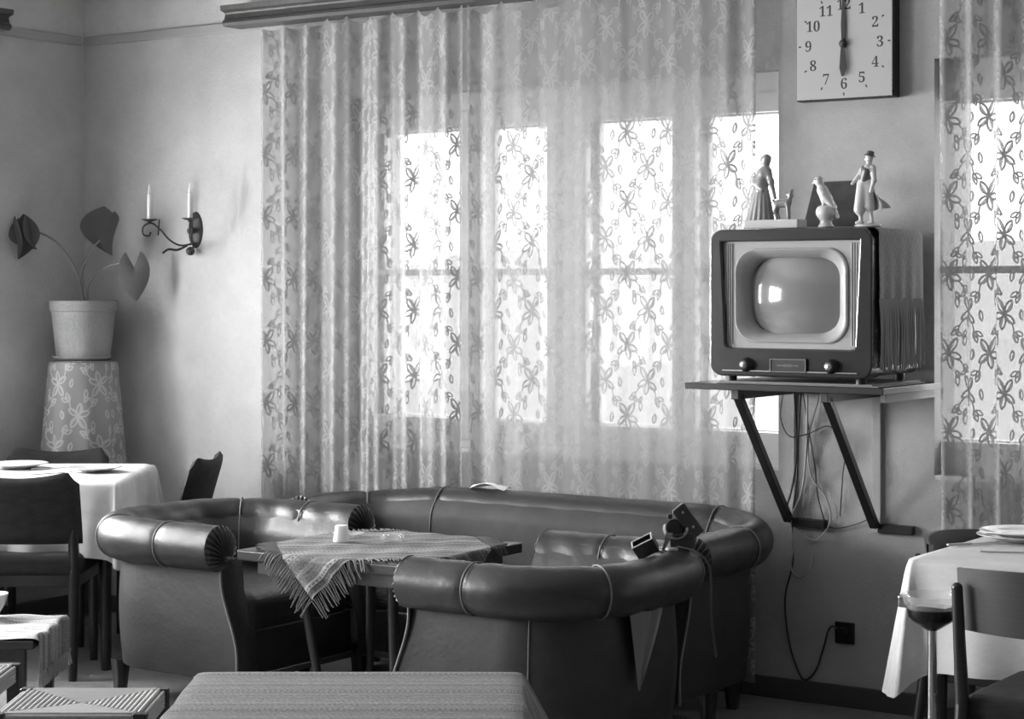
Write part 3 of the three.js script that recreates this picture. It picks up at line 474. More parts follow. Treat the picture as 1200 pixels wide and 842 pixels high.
// ---------------------------------------------------------------- plant stand, pot and plant in the corner
{ const px = 0.255, pz = 0.25;
  const o = thing('plant_stand', 'slim plant pedestal standing in the room corner', 'plant stand', [px, 0, pz]);
  mesh('stand_top', cyl(0.145, 0.145, 0.025, 0, 1.155, 0, 40), M.midWood, o); mesh('stand_post', cyl(0.03, 0.03, 1.12, 0, 0.58, 0), M.midWood, o); mesh('stand_foot', cyl(0.13, 0.1, 0.03, 0, 0.015, 0, 30), M.midWood, o);
  const cover = mesh('lace_cover', grid(200, 30, (u, v) => { const a = u * 2 * Math.PI; if (v < 0.15) { const s = v / 0.15 * 0.15; return [Math.cos(a) * s, 1.171, Math.sin(a) * s]; } const k = (v - 0.15) / 0.85, rr = 0.152 + 0.045 * k + 0.012 * k * Math.sin(a * 11 + Math.sin(a * 3)); return [Math.cos(a) * rr, 1.171 - 0.62 * k, Math.sin(a) * rr]; }, (u, v) => [u * 5.2, v * 2.6]),
    new THREE.MeshPhysicalMaterial({ color: G(0.5), roughness: 1, transmission: 0.2, thickness: 0, specularIntensity: 0, alphaMap: canvasTex(512, 717, (c, w, h) => { c.drawImage(laceTex.image, 0, 0); c.globalCompositeOperation = 'lighter'; c.globalCompositeOperation = 'source-over'; c.fillStyle = 'rgba(90,90,90,0.3)'; c.fillRect(0, 0, w, h); }, false), transparent: true, side: THREE.DoubleSide }));
  cover.position.set(px, 0, pz); tag(cover, 'white floral lace cover draped over the plant pedestal', 'lace cover');
  const y0 = 1.174, p = thing('potted_plant', 'tall potted plant with three drooping heart leaves in a pale clay pot', 'potted plant', [px, y0, pz]);
  mesh('saucer', lathe([[0, 0.004], [0.12, 0.004], [0.135, 0.016], [0.139, 0.016], [0.125, 0], [0, 0]]), M.chinaGrey, p);
  mesh('pot', lathe([[0, 0.008], [0.115, 0.008], [0.12, 0.014], [0.142, 0.215], [0.15, 0.22], [0.153, 0.262], [0.148, 0.266], [0.138, 0.262], [0.132, 0.235]]), M.clayPot, p);
  mesh('soil', lathe([[0, 0.252], [0.08, 0.25], [0.134, 0.24]]), M.soil, p);
  const rx = Math.cos(YAW), rzz = -Math.sin(YAW);           // leaves spread along the corner's diagonal
  const P = (r, y, d = 0) => V(r * rx + d * -0.56, y, r * rzz + d * -0.8285);
  const stems = [[P(0.005, 0.25), P(-0.02, 0.36), P(-0.06, 0.45), P(-0.14, 0.54), P(-0.235, 0.585)], [P(0.01, 0.25), P(-0.015, 0.34), P(0.0, 0.42), P(0.05, 0.51), P(0.12, 0.57)], [P(0.02, 0.25), P(0.02, 0.33), P(0.06, 0.385), P(0.13, 0.425), P(0.22, 0.43, -0.04)]];
  for (const s of stems) mesh('stem', tube(s, 0.0048, 30, 7), M.stem, p);
  const heart = (len, wid, curl) => grid(22, 24, (u, v) => { const c = 2 * u - 1, w = wid * Math.pow(Math.sin(Math.PI * Math.pow(0.04 + 0.96 * v, 0.62)), 0.85), notch = 0.016 * (1 - v) * (1 - Math.abs(c)) * 2 * Math.pow(1 - v, 3); return [c * w, -v * len - notch + 0.04 * Math.pow(1 - v, 4) * Math.abs(c), curl * c * c * w * 2 + 0.02 * Math.sin(v * 3)]; });
  const leaves = [[P(-0.31, 0.615, -0.02), 0.17, 0.05, 1.0, YAW + 0.9, 0.2], [P(0.16, 0.645), 0.19, 0.075, 0.9, YAW - 0.7, -0.35], [P(0.235, 0.445, -0.05), 0.185, 0.07, -0.05, YAW + 0.1, 0.05]];
  for (const [pos, len, wid, curl, ry, rz] of leaves) { const m = mesh('heart_leaf', heart(len, wid, curl), M.leaf, p); m.position.copy(pos); m.rotation.set(0.1, ry, rz, 'YXZ'); }
  const m2 = mesh('heart_leaf', heart(0.12, 0.05, 0.8), M.leaf, p); m2.position.copy(P(-0.24, 0.61)); m2.rotation.set(0.2, YAW - 0.6, 0.2, 'YXZ');
}

// ---------------------------------------------------------------- wall sconce
{ const o = thing('candle_sconce', 'wrought iron wall sconce with two candle lamps', 'wall lamp', [0.705, 1.755, 0]);
  mesh('back_plate', lathe([[0, 0.018], [0.02, 0.016], [0.034, 0.01], [0.042, 0.004], [0.043, 0]], 36).rotateX(Math.PI / 2).scale(1, 1.9, 1), M.iron, o);
  for (const s of [-1, 1]) {
    const dx = (r) => s * r * (s < 0 ? 0.62 : 0.62), q = (r, y) => V(dx(r), y, 0.012 + r * 0.78);
    mesh('arm', tube([q(0, -0.06), q(0.06, -0.07), q(0.11, -0.045), q(0.15, 0.0), q(0.19, 0.028), q(0.225, 0.012), q(0.225, -0.022), q(0.2, -0.028), q(0.192, -0.012)], 0.0042, 60, 8), M.iron, o);
    mesh('leaf_scroll', tube([q(0.03, -0.07), q(0.075, -0.09), q(0.115, -0.088), q(0.14, -0.105)], 0.005, 24, 8), M.iron, o);
    mesh('cross_leaf', bar([dx(0.165), -0.025, 0.012 + 0.135 * 0.78 * 1.15], [dx(0.16), 0.045, 0.012 + 0.15 * 0.78], 0.0035), M.iron, o);
    const tip = q(0.197, 0.03);
    mesh('drip_pan', lathe([[0, -0.006], [0.006, -0.004], [0.01, 0.004], [0.034, 0.012], [0.036, 0.016], [0.01, 0.01], [0, 0.01]], 24).translate(tip.x, tip.y, tip.z), M.iron, o);
    mesh('candle', cyl(0.011, 0.0105, 0.118, tip.x, tip.y + 0.066, tip.z), M.wax, o);
    mesh('candle_bulb', lathe([[0.006, 0], [0.009, 0.01], [0.0095, 0.022], [0.006, 0.038], [0.001, 0.05], [0, 0.05]], 20).translate(tip.x, tip.y + 0.125, tip.z), M.bulb, o);
  }
  mesh('rosette', ball(0.02, 0, -0.095, 0.035), M.iron, o); mesh('rosette', ball(0.016, 0.0, -0.005, 0.035), M.iron, o);
}

// ---------------------------------------------------------------- wall clock showing six
{ const cx = 3.875, cy = 2.362, w = 0.375, o = thing('wall_clock', 'square pale wall clock with dark numerals showing six', 'clock', [cx, cy, 0]);
  mesh('clock_case', box(w, 0.392, 0.055, 0, 0, 0.0275, 0.004), M.clockSide, o);
  mesh('clock_face', box(w - 0.008, 0.384, 0.006, 0, 0, 0.055, 0.002), std(1, 0.5, { map: (() => {
    const t = canvasTex(1024, 1024, (c) => {
      c.fillStyle = gs(172); c.fillRect(0, 0, 1024, 1024); c.fillStyle = gs(38); c.textAlign = 'center'; c.textBaseline = 'middle';
      for (let h = 1; h <= 12; h++) { const a = h * Math.PI / 6, hx = 512 + 385 * Math.sin(a), hy = 512 - 375 * Math.cos(a); c.font = 'bold 140px serif'; c.fillText(String(h), hx, hy); const dx = 512 + 478 * Math.sin(a), dy = 512 - 474 * Math.cos(a); c.save(); c.translate(dx, dy); c.rotate(a); c.fillRect(-7, -14, 14, 28); c.restore(); }
    }); t.repeat.set(1 / (w - 0.008), 1 / 0.384); t.offset.set(0.5, 0.5); return t; })() }), o);
  mesh('minute_hand', extrude([[-0.006, -0.02], [0.006, -0.02], [0.009, 0.07], [0.004, 0.165], [-0.004, 0.165], [-0.009, 0.07]], 0.002, 0).translate(0, 0, 0.062), M.ink, o);
  mesh('hour_hand', extrude([[-0.005, 0.02], [0.005, 0.02], [0.009, -0.03], [0.013, -0.085], [0.005, -0.115], [-0.005, -0.115], [-0.013, -0.085], [-0.009, -0.03]].reverse(), 0.002, 0).translate(0, 0, 0.066), M.ink, o);
  mesh('centre_boss', lathe([[0, 0.074], [0.006, 0.074], [0.014, 0.07], [0.014, 0.06]], 24).rotateX(Math.PI / 2).translate(0, 0, 0), M.ink, o);
}

// ---------------------------------------------------------------- television shelf, television, cloth
{ const o = thing('wall_shelf', 'dark wall bracket shelf carrying the television', 'shelf', [3.845, 0, 0]);
  mesh('board', box(0.74, 0.022, 0.5, 0, 1.157, 0.25, 0.003), M.darkWood, o);
  for (const x of [-0.2, 0.135]) {
    mesh('strut', plank([x, 1.13, 0.43], [x, 0.655, 0.03], 0.03, 0.028), M.darkWood, o);
    mesh('top_rail', box(0.03, 0.034, 0.45, x, 1.129, 0.225, 0.003), M.midWood, o);
    mesh('wall_plate', box(0.032, 0.52, 0.016, x, 0.89, 0.008, 0.002), M.wall, o);
  }
  for (const x of [-0.2, 0.135]) mesh('foot_block', box(0.13, 0.03, 0.03, x + 0.075, 0.648, 0.015, 0.003), M.darkWood, o);
  mesh('side_rail', box(0.02, 0.03, 0.42, 0.34, 1.131, 0.22, 0.002), M.paleWood, o);
}
{ const cx = 3.88, o = thing('television', 'old tube television in a dark rounded cabinet on the wall shelf', 'television', [cx, 1.178, 0.09]);
  const rr = (w, h, r, y0 = 0, n = 8) => { const p = []; for (const [sx, sy, k] of [[1, 1, 0], [-1, 1, 1], [-1, -1, 2], [1, -1, 3]]) for (let i = 0; i <= n; i++) { const a = (k + i / n) * Math.PI / 2; p.push([sx * (w / 2 - r) + r * Math.cos(a), y0 + sy * (h / 2 - r) + r * Math.sin(a)]); } return p; };
  const w = 0.59, h = 0.488, d = 0.41, cy = 0.512 - h / 2;
  mesh('cabinet', extrude(rr(w - 0.01, h - 0.01, 0.04, cy), d - 0.1, 0.005), M.tvCase, o).position.z = 0.0;
  // front frame around the mask
  const maskPts = [[-0.262, 0.482], [0.262, 0.482], [0.245, 0.125], [0.236, 0.112], [0.22, 0.108], [-0.22, 0.108], [-0.236, 0.112], [-0.245, 0.125]];
  mesh('front_frame', extrude(rr(w, h, 0.042, cy), 0.098, 0.006, [maskPts]).translate(0, 0, d - 0.094), M.tvCase, o);
  tag(mesh('folded_paper_pad', merge([box(0.6, 0.004, 0.4, 3.885, 1.1705, 0.27, 0.001), box(0.57, 0.005, 0.41, 3.88, 1.1752, 0.265, 0.001)]), std(0.3, 0.8)), 'folded paper pad under the television', 'paper');
  mesh('bottom_trim', box(0.5, 0.005, 0.008, 0, 0.037, d + 0.012, 0.002), M.steel, o);
  const mask = mesh('screen_mask', extrude(maskPts, 0.006, 0, [rr(0.415, 0.315, 0.075, 0.293)]).translate(0, 0, d - 0.014), M.tvMask, o);
  for (const s of [-1, 1]) for (let i = 0; i < 4; i++) mesh('rib', box(0.004, 0.34, 0.004, s * (0.222 + i * 0.0085), 0.298, d - 0.006, 0.0015), M.tvMask, mask);
  // dished surround between mask and tube
  const ring = (rw, rh, r, z) => rr(rw, rh, r, 0.293, 10).map(([x, y]) => [x, y, z]);
  const A = ring(0.42, 0.32, 0.078, d - 0.004), A2 = ring(0.405, 0.305, 0.075, d + 0.003), B = ring(0.345, 0.262, 0.075, d - 0.022), Bb = ring(0.33, 0.25, 0.075, d - 0.05), rowsR = [A, A2, B, Bb];
  mesh('screen_surround', grid(A.length, 3, (u, v) => rowsR[Math.round(v * 3)][Math.round(u * A.length) % A.length]), std(0.34, 0.45, { side: THREE.DoubleSide }), o);
  mesh('picture_tube', grid(40, 32, (u, v) => { const a = u * 2 - 1, b = v * 2 - 1, k = 0.07; return [a * 0.172 * (1 - k * b * b), 0.293 + b * 0.132 * (1 - k * a * a), d - 0.014 - 0.042 * (a * a * 0.8 + b * b * 0.5)]; }), M.tvGlass, o);
  for (const s of [-1, 1]) { const k = mesh('knob', lathe([[0, 0], [0.024, 0], [0.025, 0.006], [0.02, 0.009], [0.018, 0.024], [0.015, 0.026], [0, 0.026]], 28).rotateX(Math.PI / 2).translate(s * 0.157, 0.058, d + 0.01), M.tvBlack, o); mesh('knob_cap', lathe([[0.012, 0], [0.012, 0.004], [0.009, 0.006], [0, 0.007]], 24).rotateX(Math.PI / 2).translate(s * 0.157, 0.058, d + 0.035), M.steel, k); }
  const np = mesh('name_plate', box(0.138, 0.048, 0.01, 0.0, 0.058, d + 0.012, 0.003), M.tvBlack, o);
  mesh('plate_rim', merge([box(0.13, 0.002, 0.003, 0, 0.079, d + 0.018, 0), box(0.13, 0.002, 0.003, 0, 0.037, d + 0.018, 0), box(0.002, 0.042, 0.003, -0.065, 0.058, d + 0.018, 0), box(0.002, 0.042, 0.003, 0.065, 0.058, d + 0.018, 0)]), std(0.25, 0.4, { metalness: 0.8 }), np);
  mesh('plate_emblem', merge([box(0.08, 0.003, 0.002, 0, 0.058, d + 0.018, 0), box(0.03, 0.007, 0.002, 0, 0.058, d + 0.018, 0)]), std(0.2, 0.4, { metalness: 0.8 }), np);
  for (const sx of [-1, 1]) for (const z of [0.05, d - 0.04]) mesh('foot', cyl(0.018, 0.018, 0.03, sx * 0.24, 0.015, z), M.tvBlack, o);
}
{ const o = thing('television_cloth', 'pale fringed cloth hanging over the top and side of the television', 'cloth', [3.88, 1.178, 0.09]);
  const top = 0.518, xe = 0.302, z0 = 0.015, z1 = 0.385;
  mesh('cloth', grid(60, 60, (u, v) => { const s = lerp(-0.18, 0.54, v), z = lerp(z0, z1, u), wob = 0.006 * Math.sin(u * 26 + 1) * smooth(0.3, 0.6, s); if (s < xe - 0.02) return [s, top + 0.001 * Math.sin(u * 20 + v * 14), z]; const a = Math.min(1, (s - xe + 0.02) / 0.03), dn = s - xe + 0.02; return [xe - 0.02 + 0.024 * Math.sin(a * 1.57) + wob * 0.6 + 0.004, top - Math.max(0, dn - 0.01), z]; }, (u, v) => [u * 1.9, v * 3.2]), new THREE.MeshStandardMaterial({ color: G(0.33), roughness: 0.95, map: rep(noiseTex(128, [[16, 1], [48, 1]], 0.7, 1, 91), 3, 3), side: THREE.DoubleSide }), o);
  const f = []; for (let i = 0; i <= 90; i++) { const z = lerp(z0, z1, i / 90), dz = (rnd() - 0.5) * 0.012; f.push(tube([[xe + 0.009, top - 0.235, z], [xe + 0.011 + rnd() * 0.006, top - 0.34, z + dz * 0.5], [xe + 0.009 + rnd() * 0.006, top - 0.45 - rnd() * 0.03, z + dz]], 0.0022, 4, 4)); }
  mesh('fringe', merge(f), std(0.3, 0.95), o, 'stuff');
}

// ---------------------------------------------------------------- ornaments on the television
const TY = 1.698;
{ const o = thing('lady_figurine', 'grey porcelain lady in a pleated gown with a small fawn on a pale base', 'figurine', [3.79, TY, 0.43]);
  mesh('figure_base', box(0.205, 0.03, 0.075, 0, 0.016, 0, 0.004), M.china, o);
  mesh('lady', blob([[[-0.055, 0.12, 0, 0.02], [-0.05, 0.16, 0, 0.022]], [[-0.05, 0.16, 0, 0.022], [-0.04, 0.19, 0, 0.024]], [[-0.04, 0.19, 0, 0.018], [-0.034, 0.215, 0.002, 0.009]], [[-0.032, 0.232, 0.004, 0.0155], [-0.03, 0.24, 0.004, 0.0165]], [[-0.045, 0.238, -0.003, 0.012], [-0.044, 0.232, -0.003, 0.012]],
    [[-0.022, 0.198, 0.008, 0.011], [-0.008, 0.16, 0.015, 0.009]], [[-0.008, 0.16, 0.015, 0.009], [0.005, 0.105, 0.012, 0.006]], [[-0.06, 0.195, -0.005, 0.011], [-0.068, 0.155, 0.008, 0.009]], [[-0.068, 0.155, 0.008, 0.009], [-0.04, 0.135, 0.02, 0.007]]], 0.012, 60), M.chinaGrey, o);
  mesh('gown', grid(90, 14, (u, v) => { const a = u * 2 * Math.PI, rr = lerp(0.022, 0.05, Math.pow(v, 0.8)) * (1 + 0.07 * Math.sin(a * 16) * v); return [-0.052 - 0.006 * v + Math.cos(a) * rr, 0.148 - 0.117 * v, Math.sin(a) * rr * 0.7]; }), std(0.3, 0.5, { side: THREE.DoubleSide }), o);
  mesh('fawn', blob([[[0.012, 0.085, 0, 0.015], [0.045, 0.088, 0, 0.014]], [[0.05, 0.09, 0, 0.009], [0.058, 0.112, 0, 0.008]], [[0.058, 0.115, 0, 0.0095], [0.046, 0.118, 0, 0.006]], [[0.06, 0.12, 0.005, 0.004], [0.064, 0.131, 0.007, 0.003]], [[0.06, 0.12, -0.005, 0.004], [0.064, 0.131, -0.007, 0.003]],
    [[0.05, 0.08, 0.007, 0.0055], [0.054, 0.03, 0.009, 0.0045]], [[0.048, 0.08, -0.007, 0.0055], [0.05, 0.03, -0.009, 0.0045]], [[0.01, 0.08, 0.007, 0.007], [0.003, 0.058, 0.009, 0.005]], [[0.003, 0.058, 0.009, 0.005], [0.012, 0.03, 0.009, 0.0045]], [[0.01, 0.08, -0.007, 0.007], [0.003, 0.058, -0.009, 0.005]], [[0.003, 0.058, -0.009, 0.005], [0.012, 0.03, -0.009, 0.0045]], [[0.0, 0.09, 0, 0.005], [-0.008, 0.098, 0, 0.004]]], 0.006, 56), M.chinaGrey, o);
}
{ const o = thing('bird_figurine', 'white bird figurine perched on a turned pedestal', 'figurine', [3.975, TY, 0.42]);
  mesh('pedestal', lathe([[0, 0.0], [0.027, 0.0], [0.027, 0.008], [0.021, 0.014], [0.02, 0.024], [0.026, 0.032], [0.033, 0.042], [0.035, 0.055], [0.031, 0.068], [0.022, 0.076], [0, 0.078]], 36), M.china, o);
  mesh('bird', blob([[[0.002, 0.098, 0, 0.021], [-0.014, 0.128, 0, 0.018]], [[-0.014, 0.128, 0, 0.016], [-0.022, 0.148, 0, 0.011]], [[-0.026, 0.158, 0, 0.0165], [-0.0265, 0.16, 0, 0.0165]], [[-0.04, 0.157, 0, 0.0055], [-0.054, 0.15, 0, 0.0015]], [[-0.002, 0.112, 0.014, 0.012], [0.03, 0.07, 0.01, 0.006]], [[-0.002, 0.112, -0.014, 0.012], [0.03, 0.07, -0.01, 0.006]], [[0.016, 0.085, 0, 0.013], [0.043, 0.036, 0, 0.006]], [[-0.004, 0.09, 0.01, 0.006], [-0.006, 0.074, 0.01, 0.005]], [[-0.004, 0.09, -0.01, 0.006], [-0.006, 0.074, -0.01, 0.005]]], 0.006, 64), M.china, o);
  mesh('eye', ball(0.0024, -0.034, 0.163, 0.0145, 8), M.ink, o);
}
{ const o = thing('leaning_picture', 'dark framed picture leaning against the wall behind the bird', 'picture', [3.935, TY, 0.3]); o.rotation.x = -0.5;
  mesh('picture_frame', box(0.21, 0.19, 0.012, 0, 0.097, 0, 0.003), std(0.3, 0.5), o); mesh('picture', box(0.2, 0.18, 0.004, 0, 0.097, 0.0055, 0.001), std(0.09, 0.6, { map: rep(leatherMap, 3, 3) }), o); }
{ const o = thing('dancer_figurine', 'porcelain dancing man in dark waistcoat and wide pale trousers', 'figurine', [4.13, TY, 0.43]);
  mesh('figure_base', lathe([[0, 0], [0.045, 0], [0.046, 0.006], [0.04, 0.011], [0, 0.011]], 30).scale(1, 1, 0.7), M.china, o);
  mesh('man', blob([[[-0.012, 0.145, 0, 0.017], [0.002, 0.19, 0, 0.021]], [[0.002, 0.19, 0, 0.016], [0.006, 0.21, 0, 0.009]], [[0.007, 0.226, 0.002, 0.0135], [0.008, 0.233, 0.002, 0.014]], [[-0.004, 0.226, 0.005, 0.003], [-0.009, 0.224, 0.006, 0.002]],
    [[0.022, 0.195, 0.005, 0.011], [0.029, 0.155, 0.012, 0.009]], [[0.029, 0.155, 0.012, 0.009], [0.02, 0.118, 0.02, 0.006]], [[-0.02, 0.192, 0, 0.009], [-0.034, 0.165, 0.005, 0.007]], [[-0.034, 0.165, 0.005, 0.007], [-0.05, 0.145, 0.012, 0.0055]],
    [[-0.018, 0.14, 0.002, 0.019], [-0.026, 0.06, 0.006, 0.02]], [[-0.024, 0.05, 0.006, 0.009], [-0.02, 0.02, 0.006, 0.007]], [[-0.02, 0.016, 0.006, 0.008], [-0.034, 0.015, 0.012, 0.006]], [[0.0, 0.14, -0.002, 0.018], [0.006, 0.07, -0.004, 0.018]], [[0.008, 0.06, -0.004, 0.009], [0.014, 0.02, -0.004, 0.007]], [[0.014, 0.016, -0.004, 0.008], [0.002, 0.015, 0.0, 0.006]]], 0.007, 64), M.china, o);
  mesh('waistcoat', blob([[[-0.012, 0.15, 0, 0.0185], [0.0, 0.186, 0, 0.0225]], [[-0.012, 0.196, 0, 0.01], [0.014, 0.197, 0, 0.01]]], 0.008, 40), M.chinaDark, o);
  mesh('hat', lathe([[0, 0.018], [0.011, 0.016], [0.014, 0.004], [0.02, 0.002], [0.02, 0], [0, 0]], 24).rotateZ(-0.25).translate(0.009, 0.236, 0.002), M.chinaDark, o);
  mesh('flying_cape', grid(16, 10, (u, v) => [lerp(0.012, 0.024 + 0.05 * smooth(0, 1, v), u), 0.13 - 0.075 * v - 0.012 * u + 0.02 * u * v, -0.012 - 0.012 * Math.sin(u * 5 + v * 2)]), std(0.35, 0.4, { side: THREE.DoubleSide }), o);
}

// ---------------------------------------------------------------- cables and socket
{ const o = thing('wall_socket', 'black square wall socket with a plug near the floor', 'socket', [3.855, 0.263, 0]); mesh('socket_plate', box(0.075, 0.078, 0.012, 0, 0, 0.006, 0.004), M.blackPlastic, o); mesh('plug', cyl(0.02, 0.017, 0.035, 0, 0, 0, 18).rotateX(Math.PI / 2).translate(0, 0.006, 0.028), M.blackPlastic, o); }
function cable(label, pts, r, m) { return tag(mesh('cable', tube(pts, r, 90, 6), m), label, 'cable'); }
cable('thin dark mains cable looping down the wall to the socket', [[3.71, 1.14, 0.06], [3.685, 0.98, 0.03], [3.672, 0.8, 0.02], [3.655, 0.66, 0.02], [3.654, 0.5, 0.015], [3.625, 0.38, 0.015], [3.628, 0.27, 0.012], [3.66, 0.14, 0.012], [3.7, 0.078, 0.014], [3.74, 0.11, 0.014], [3.775, 0.2, 0.014], [3.8, 0.275, 0.018], [3.825, 0.288, 0.03], [3.852, 0.272, 0.045]], 0.0036, M.cableDark);
cable('pale aerial lead hanging in a loop below the shelf', [[3.73, 1.14, 0.05], [3.71, 0.9, 0.02], [3.69, 0.75, 0.02], [3.655, 0.66, 0.03], [3.66, 0.56, 0.02], [3.65, 0.48, 0.02], [3.68, 0.45, 0.02], [3.725, 0.48, 0.02], [3.735, 0.53, 0.016]], 0.0042, M.cablePale);
cable('pale wire curling loosely by the shelf strut', [[3.78, 1.14, 0.04], [3.72, 0.95, 0.02], [3.73, 0.82, 0.02], [3.79, 0.74, 0.02], [3.805, 0.66, 0.02], [3.75, 0.59, 0.02], [3.68, 0.61, 0.02], [3.645, 0.67, 0.02]], 0.003, M.cablePale);
cable('thin dark wire tangled below the television', [[3.66, 1.14, 0.1], [3.63, 1.02, 0.06], [3.66, 0.96, 0.05], [3.72, 0.97, 0.03], [3.8, 1.0, 0.02], [3.86, 0.94, 0.02], [3.85, 0.82, 0.014], [3.84, 0.68, 0.014]], 0.0022, M.cableDark);
cable('thin dark wire strung across the wall between the struts', [[3.7, 1.13, 0.03], [3.74, 0.86, 0.014], [3.76, 0.72, 0.014], [3.8, 0.64, 0.014], [3.9, 0.655, 0.014], [3.975, 0.69, 0.016]], 0.0022, M.cableDark);
cable('dark flex hanging before the window edge beneath the shelf', [[3.75, 1.14, 0.2], [3.71, 1.0, 0.1], [3.69, 0.88, 0.06], [3.66, 0.76, 0.04], [3.64, 0.7, 0.04]], 0.004, M.cableDark);

// ---------------------------------------------------------------- camera cases on the armchair back
{ const o = thing('camera_case', 'open black leather camera case with its flap up on the armchair back', 'camera case', [3.765, 0.672, 1.06], YAW);
  const body = mesh('case_body', extrude([[-0.036, 0], [0.036, 0], [0.036, 0.034], [0.03, 0.042], [-0.03, 0.042], [-0.036, 0.034]], 0.06, 0.004), M.caseLeather, o); body.position.set(0.014, 0.004, -0.05); body.rotation.z = 0.12;
  const cup = mesh('lens_cup', (() => { const c = []; for (const [r0, r1, z0, z1] of [[0.034, 0.034, 0, 0.045], [0.034, 0.03, 0.045, 0.045], [0.03, 0.028, 0.045, 0.006], [0.028, 0, 0.006, 0.006]]) c.push(grid(36, 1, (u, v) => { const t = Math.PI * (0.92 + 1.16 * u), R = lerp(r0, r1, v); return [R * Math.cos(t) * 1.1, R * Math.sin(t), lerp(z0, z1, v)]; })); return merge(c); })(), M.caseLining, o); cup.position.set(-0.012, 0.062, -0.01); cup.rotation.set(-0.2, 0.1, -0.15);
  mesh('cup_lining', new THREE.SphereGeometry(0.0285, 24, 14).scale(1.06, 1, 0.12).translate(0, 0.003, 0.009), M.blackPlastic, cup);
  const fl = mesh('lid_flap', box(0.112, 0.046, 0.014, 0, 0, 0, 0.004), M.caseLeather, o); fl.position.set(0.03, 0.088, 0.0); fl.rotation.set(0, 0.15, -0.93);
  mesh('flap_edge', box(0.11, 0.003, 0.012, 0, 0.0235, 0.0, 0.001), M.piping, fl); mesh('flap_end', box(0.003, 0.04, 0.012, -0.0565, 0, 0, 0.001), M.piping, fl);
  for (const s of [-0.035, 0.022]) mesh('snap_stud', ball(0.0042, s, 0.002, 0.009, 10), M.steel, fl);
  mesh('hinge_lug', box(0.016, 0.016, 0.014, -0.028, 0.104, 0.002, 0.005), M.caseLeather, o);
  mesh('strap', (() => { const c = curve([[-0.01, 0.012, 0.03], [0.01, 0.01, 0.05], [0.05, 0.0, 0.07], [0.085, -0.035, 0.085], [0.094, -0.09, 0.085], [0.096, -0.2, 0.07], [0.112, -0.33, 0.07]]); return grid(60, 1, (u, v) => { const p = c.getPoint(u), w = (v - 0.5) * 0.008; return [p.x + w, p.y + 0.002 + w * 0.3, p.z + 0.002]; }); })(), std(0.05, 0.35, { side: THREE.DoubleSide }), o);
}
{ const o = thing('meter_case', 'small open leather pouch leaning beside the camera case', 'leather pouch', [3.745, 0.676, 1.235], YAW);
  const w = mesh('pouch', merge([box(0.07, 0.046, 0.004, 0, 0.023, 0.02, 0.001), box(0.07, 0.046, 0.004, 0, 0.023, -0.02, 0.001), box(0.004, 0.046, 0.036, 0.033, 0.023, 0, 0.001), box(0.004, 0.046, 0.036, -0.033, 0.023, 0, 0.001), box(0.062, 0.004, 0.036, 0, 0.002, 0, 0.001)]), M.caseLeather, o); w.rotation.set(0.35, 0, 0.52); w.position.set(0.012, 0.004, 0);
  mesh('pouch_rim', merge([box(0.072, 0.003, 0.005, 0, 0.0475, 0.02, 0.001), box(0.072, 0.003, 0.005, 0, 0.0475, -0.02, 0.001), box(0.005, 0.003, 0.035, 0.033, 0.0475, 0, 0.001), box(0.005, 0.003, 0.035, -0.033, 0.0475, 0, 0.001)]), M.cablePale, w);
  mesh('pull_tab', grid(6, 10, (u, v) => [0.055 + (u - 0.5) * 0.016 * (0.4 + v) + 0.02 * v, 0.01 + 0.055 * v, 0.01 * Math.sin(v * 3)]), M.caseLining, o);
}
for (const [x, z, l] of [[3.765, 1.185, 'flat pale lens cap nearest the leather pouch'], [3.78, 1.13, 'flat pale lens cap by the camera case strap'], [3.735, 1.135, 'flat pale lens cap behind the other two']]) tag(mesh('lens_cap', lathe([[0, 0], [0.019, 0], [0.02, 0.002], [0.02, 0.007], [0.018, 0.008], [0, 0.0075]], 24), M.chinaGrey), l, 'lens cap').position.set(x, 0.677, z);

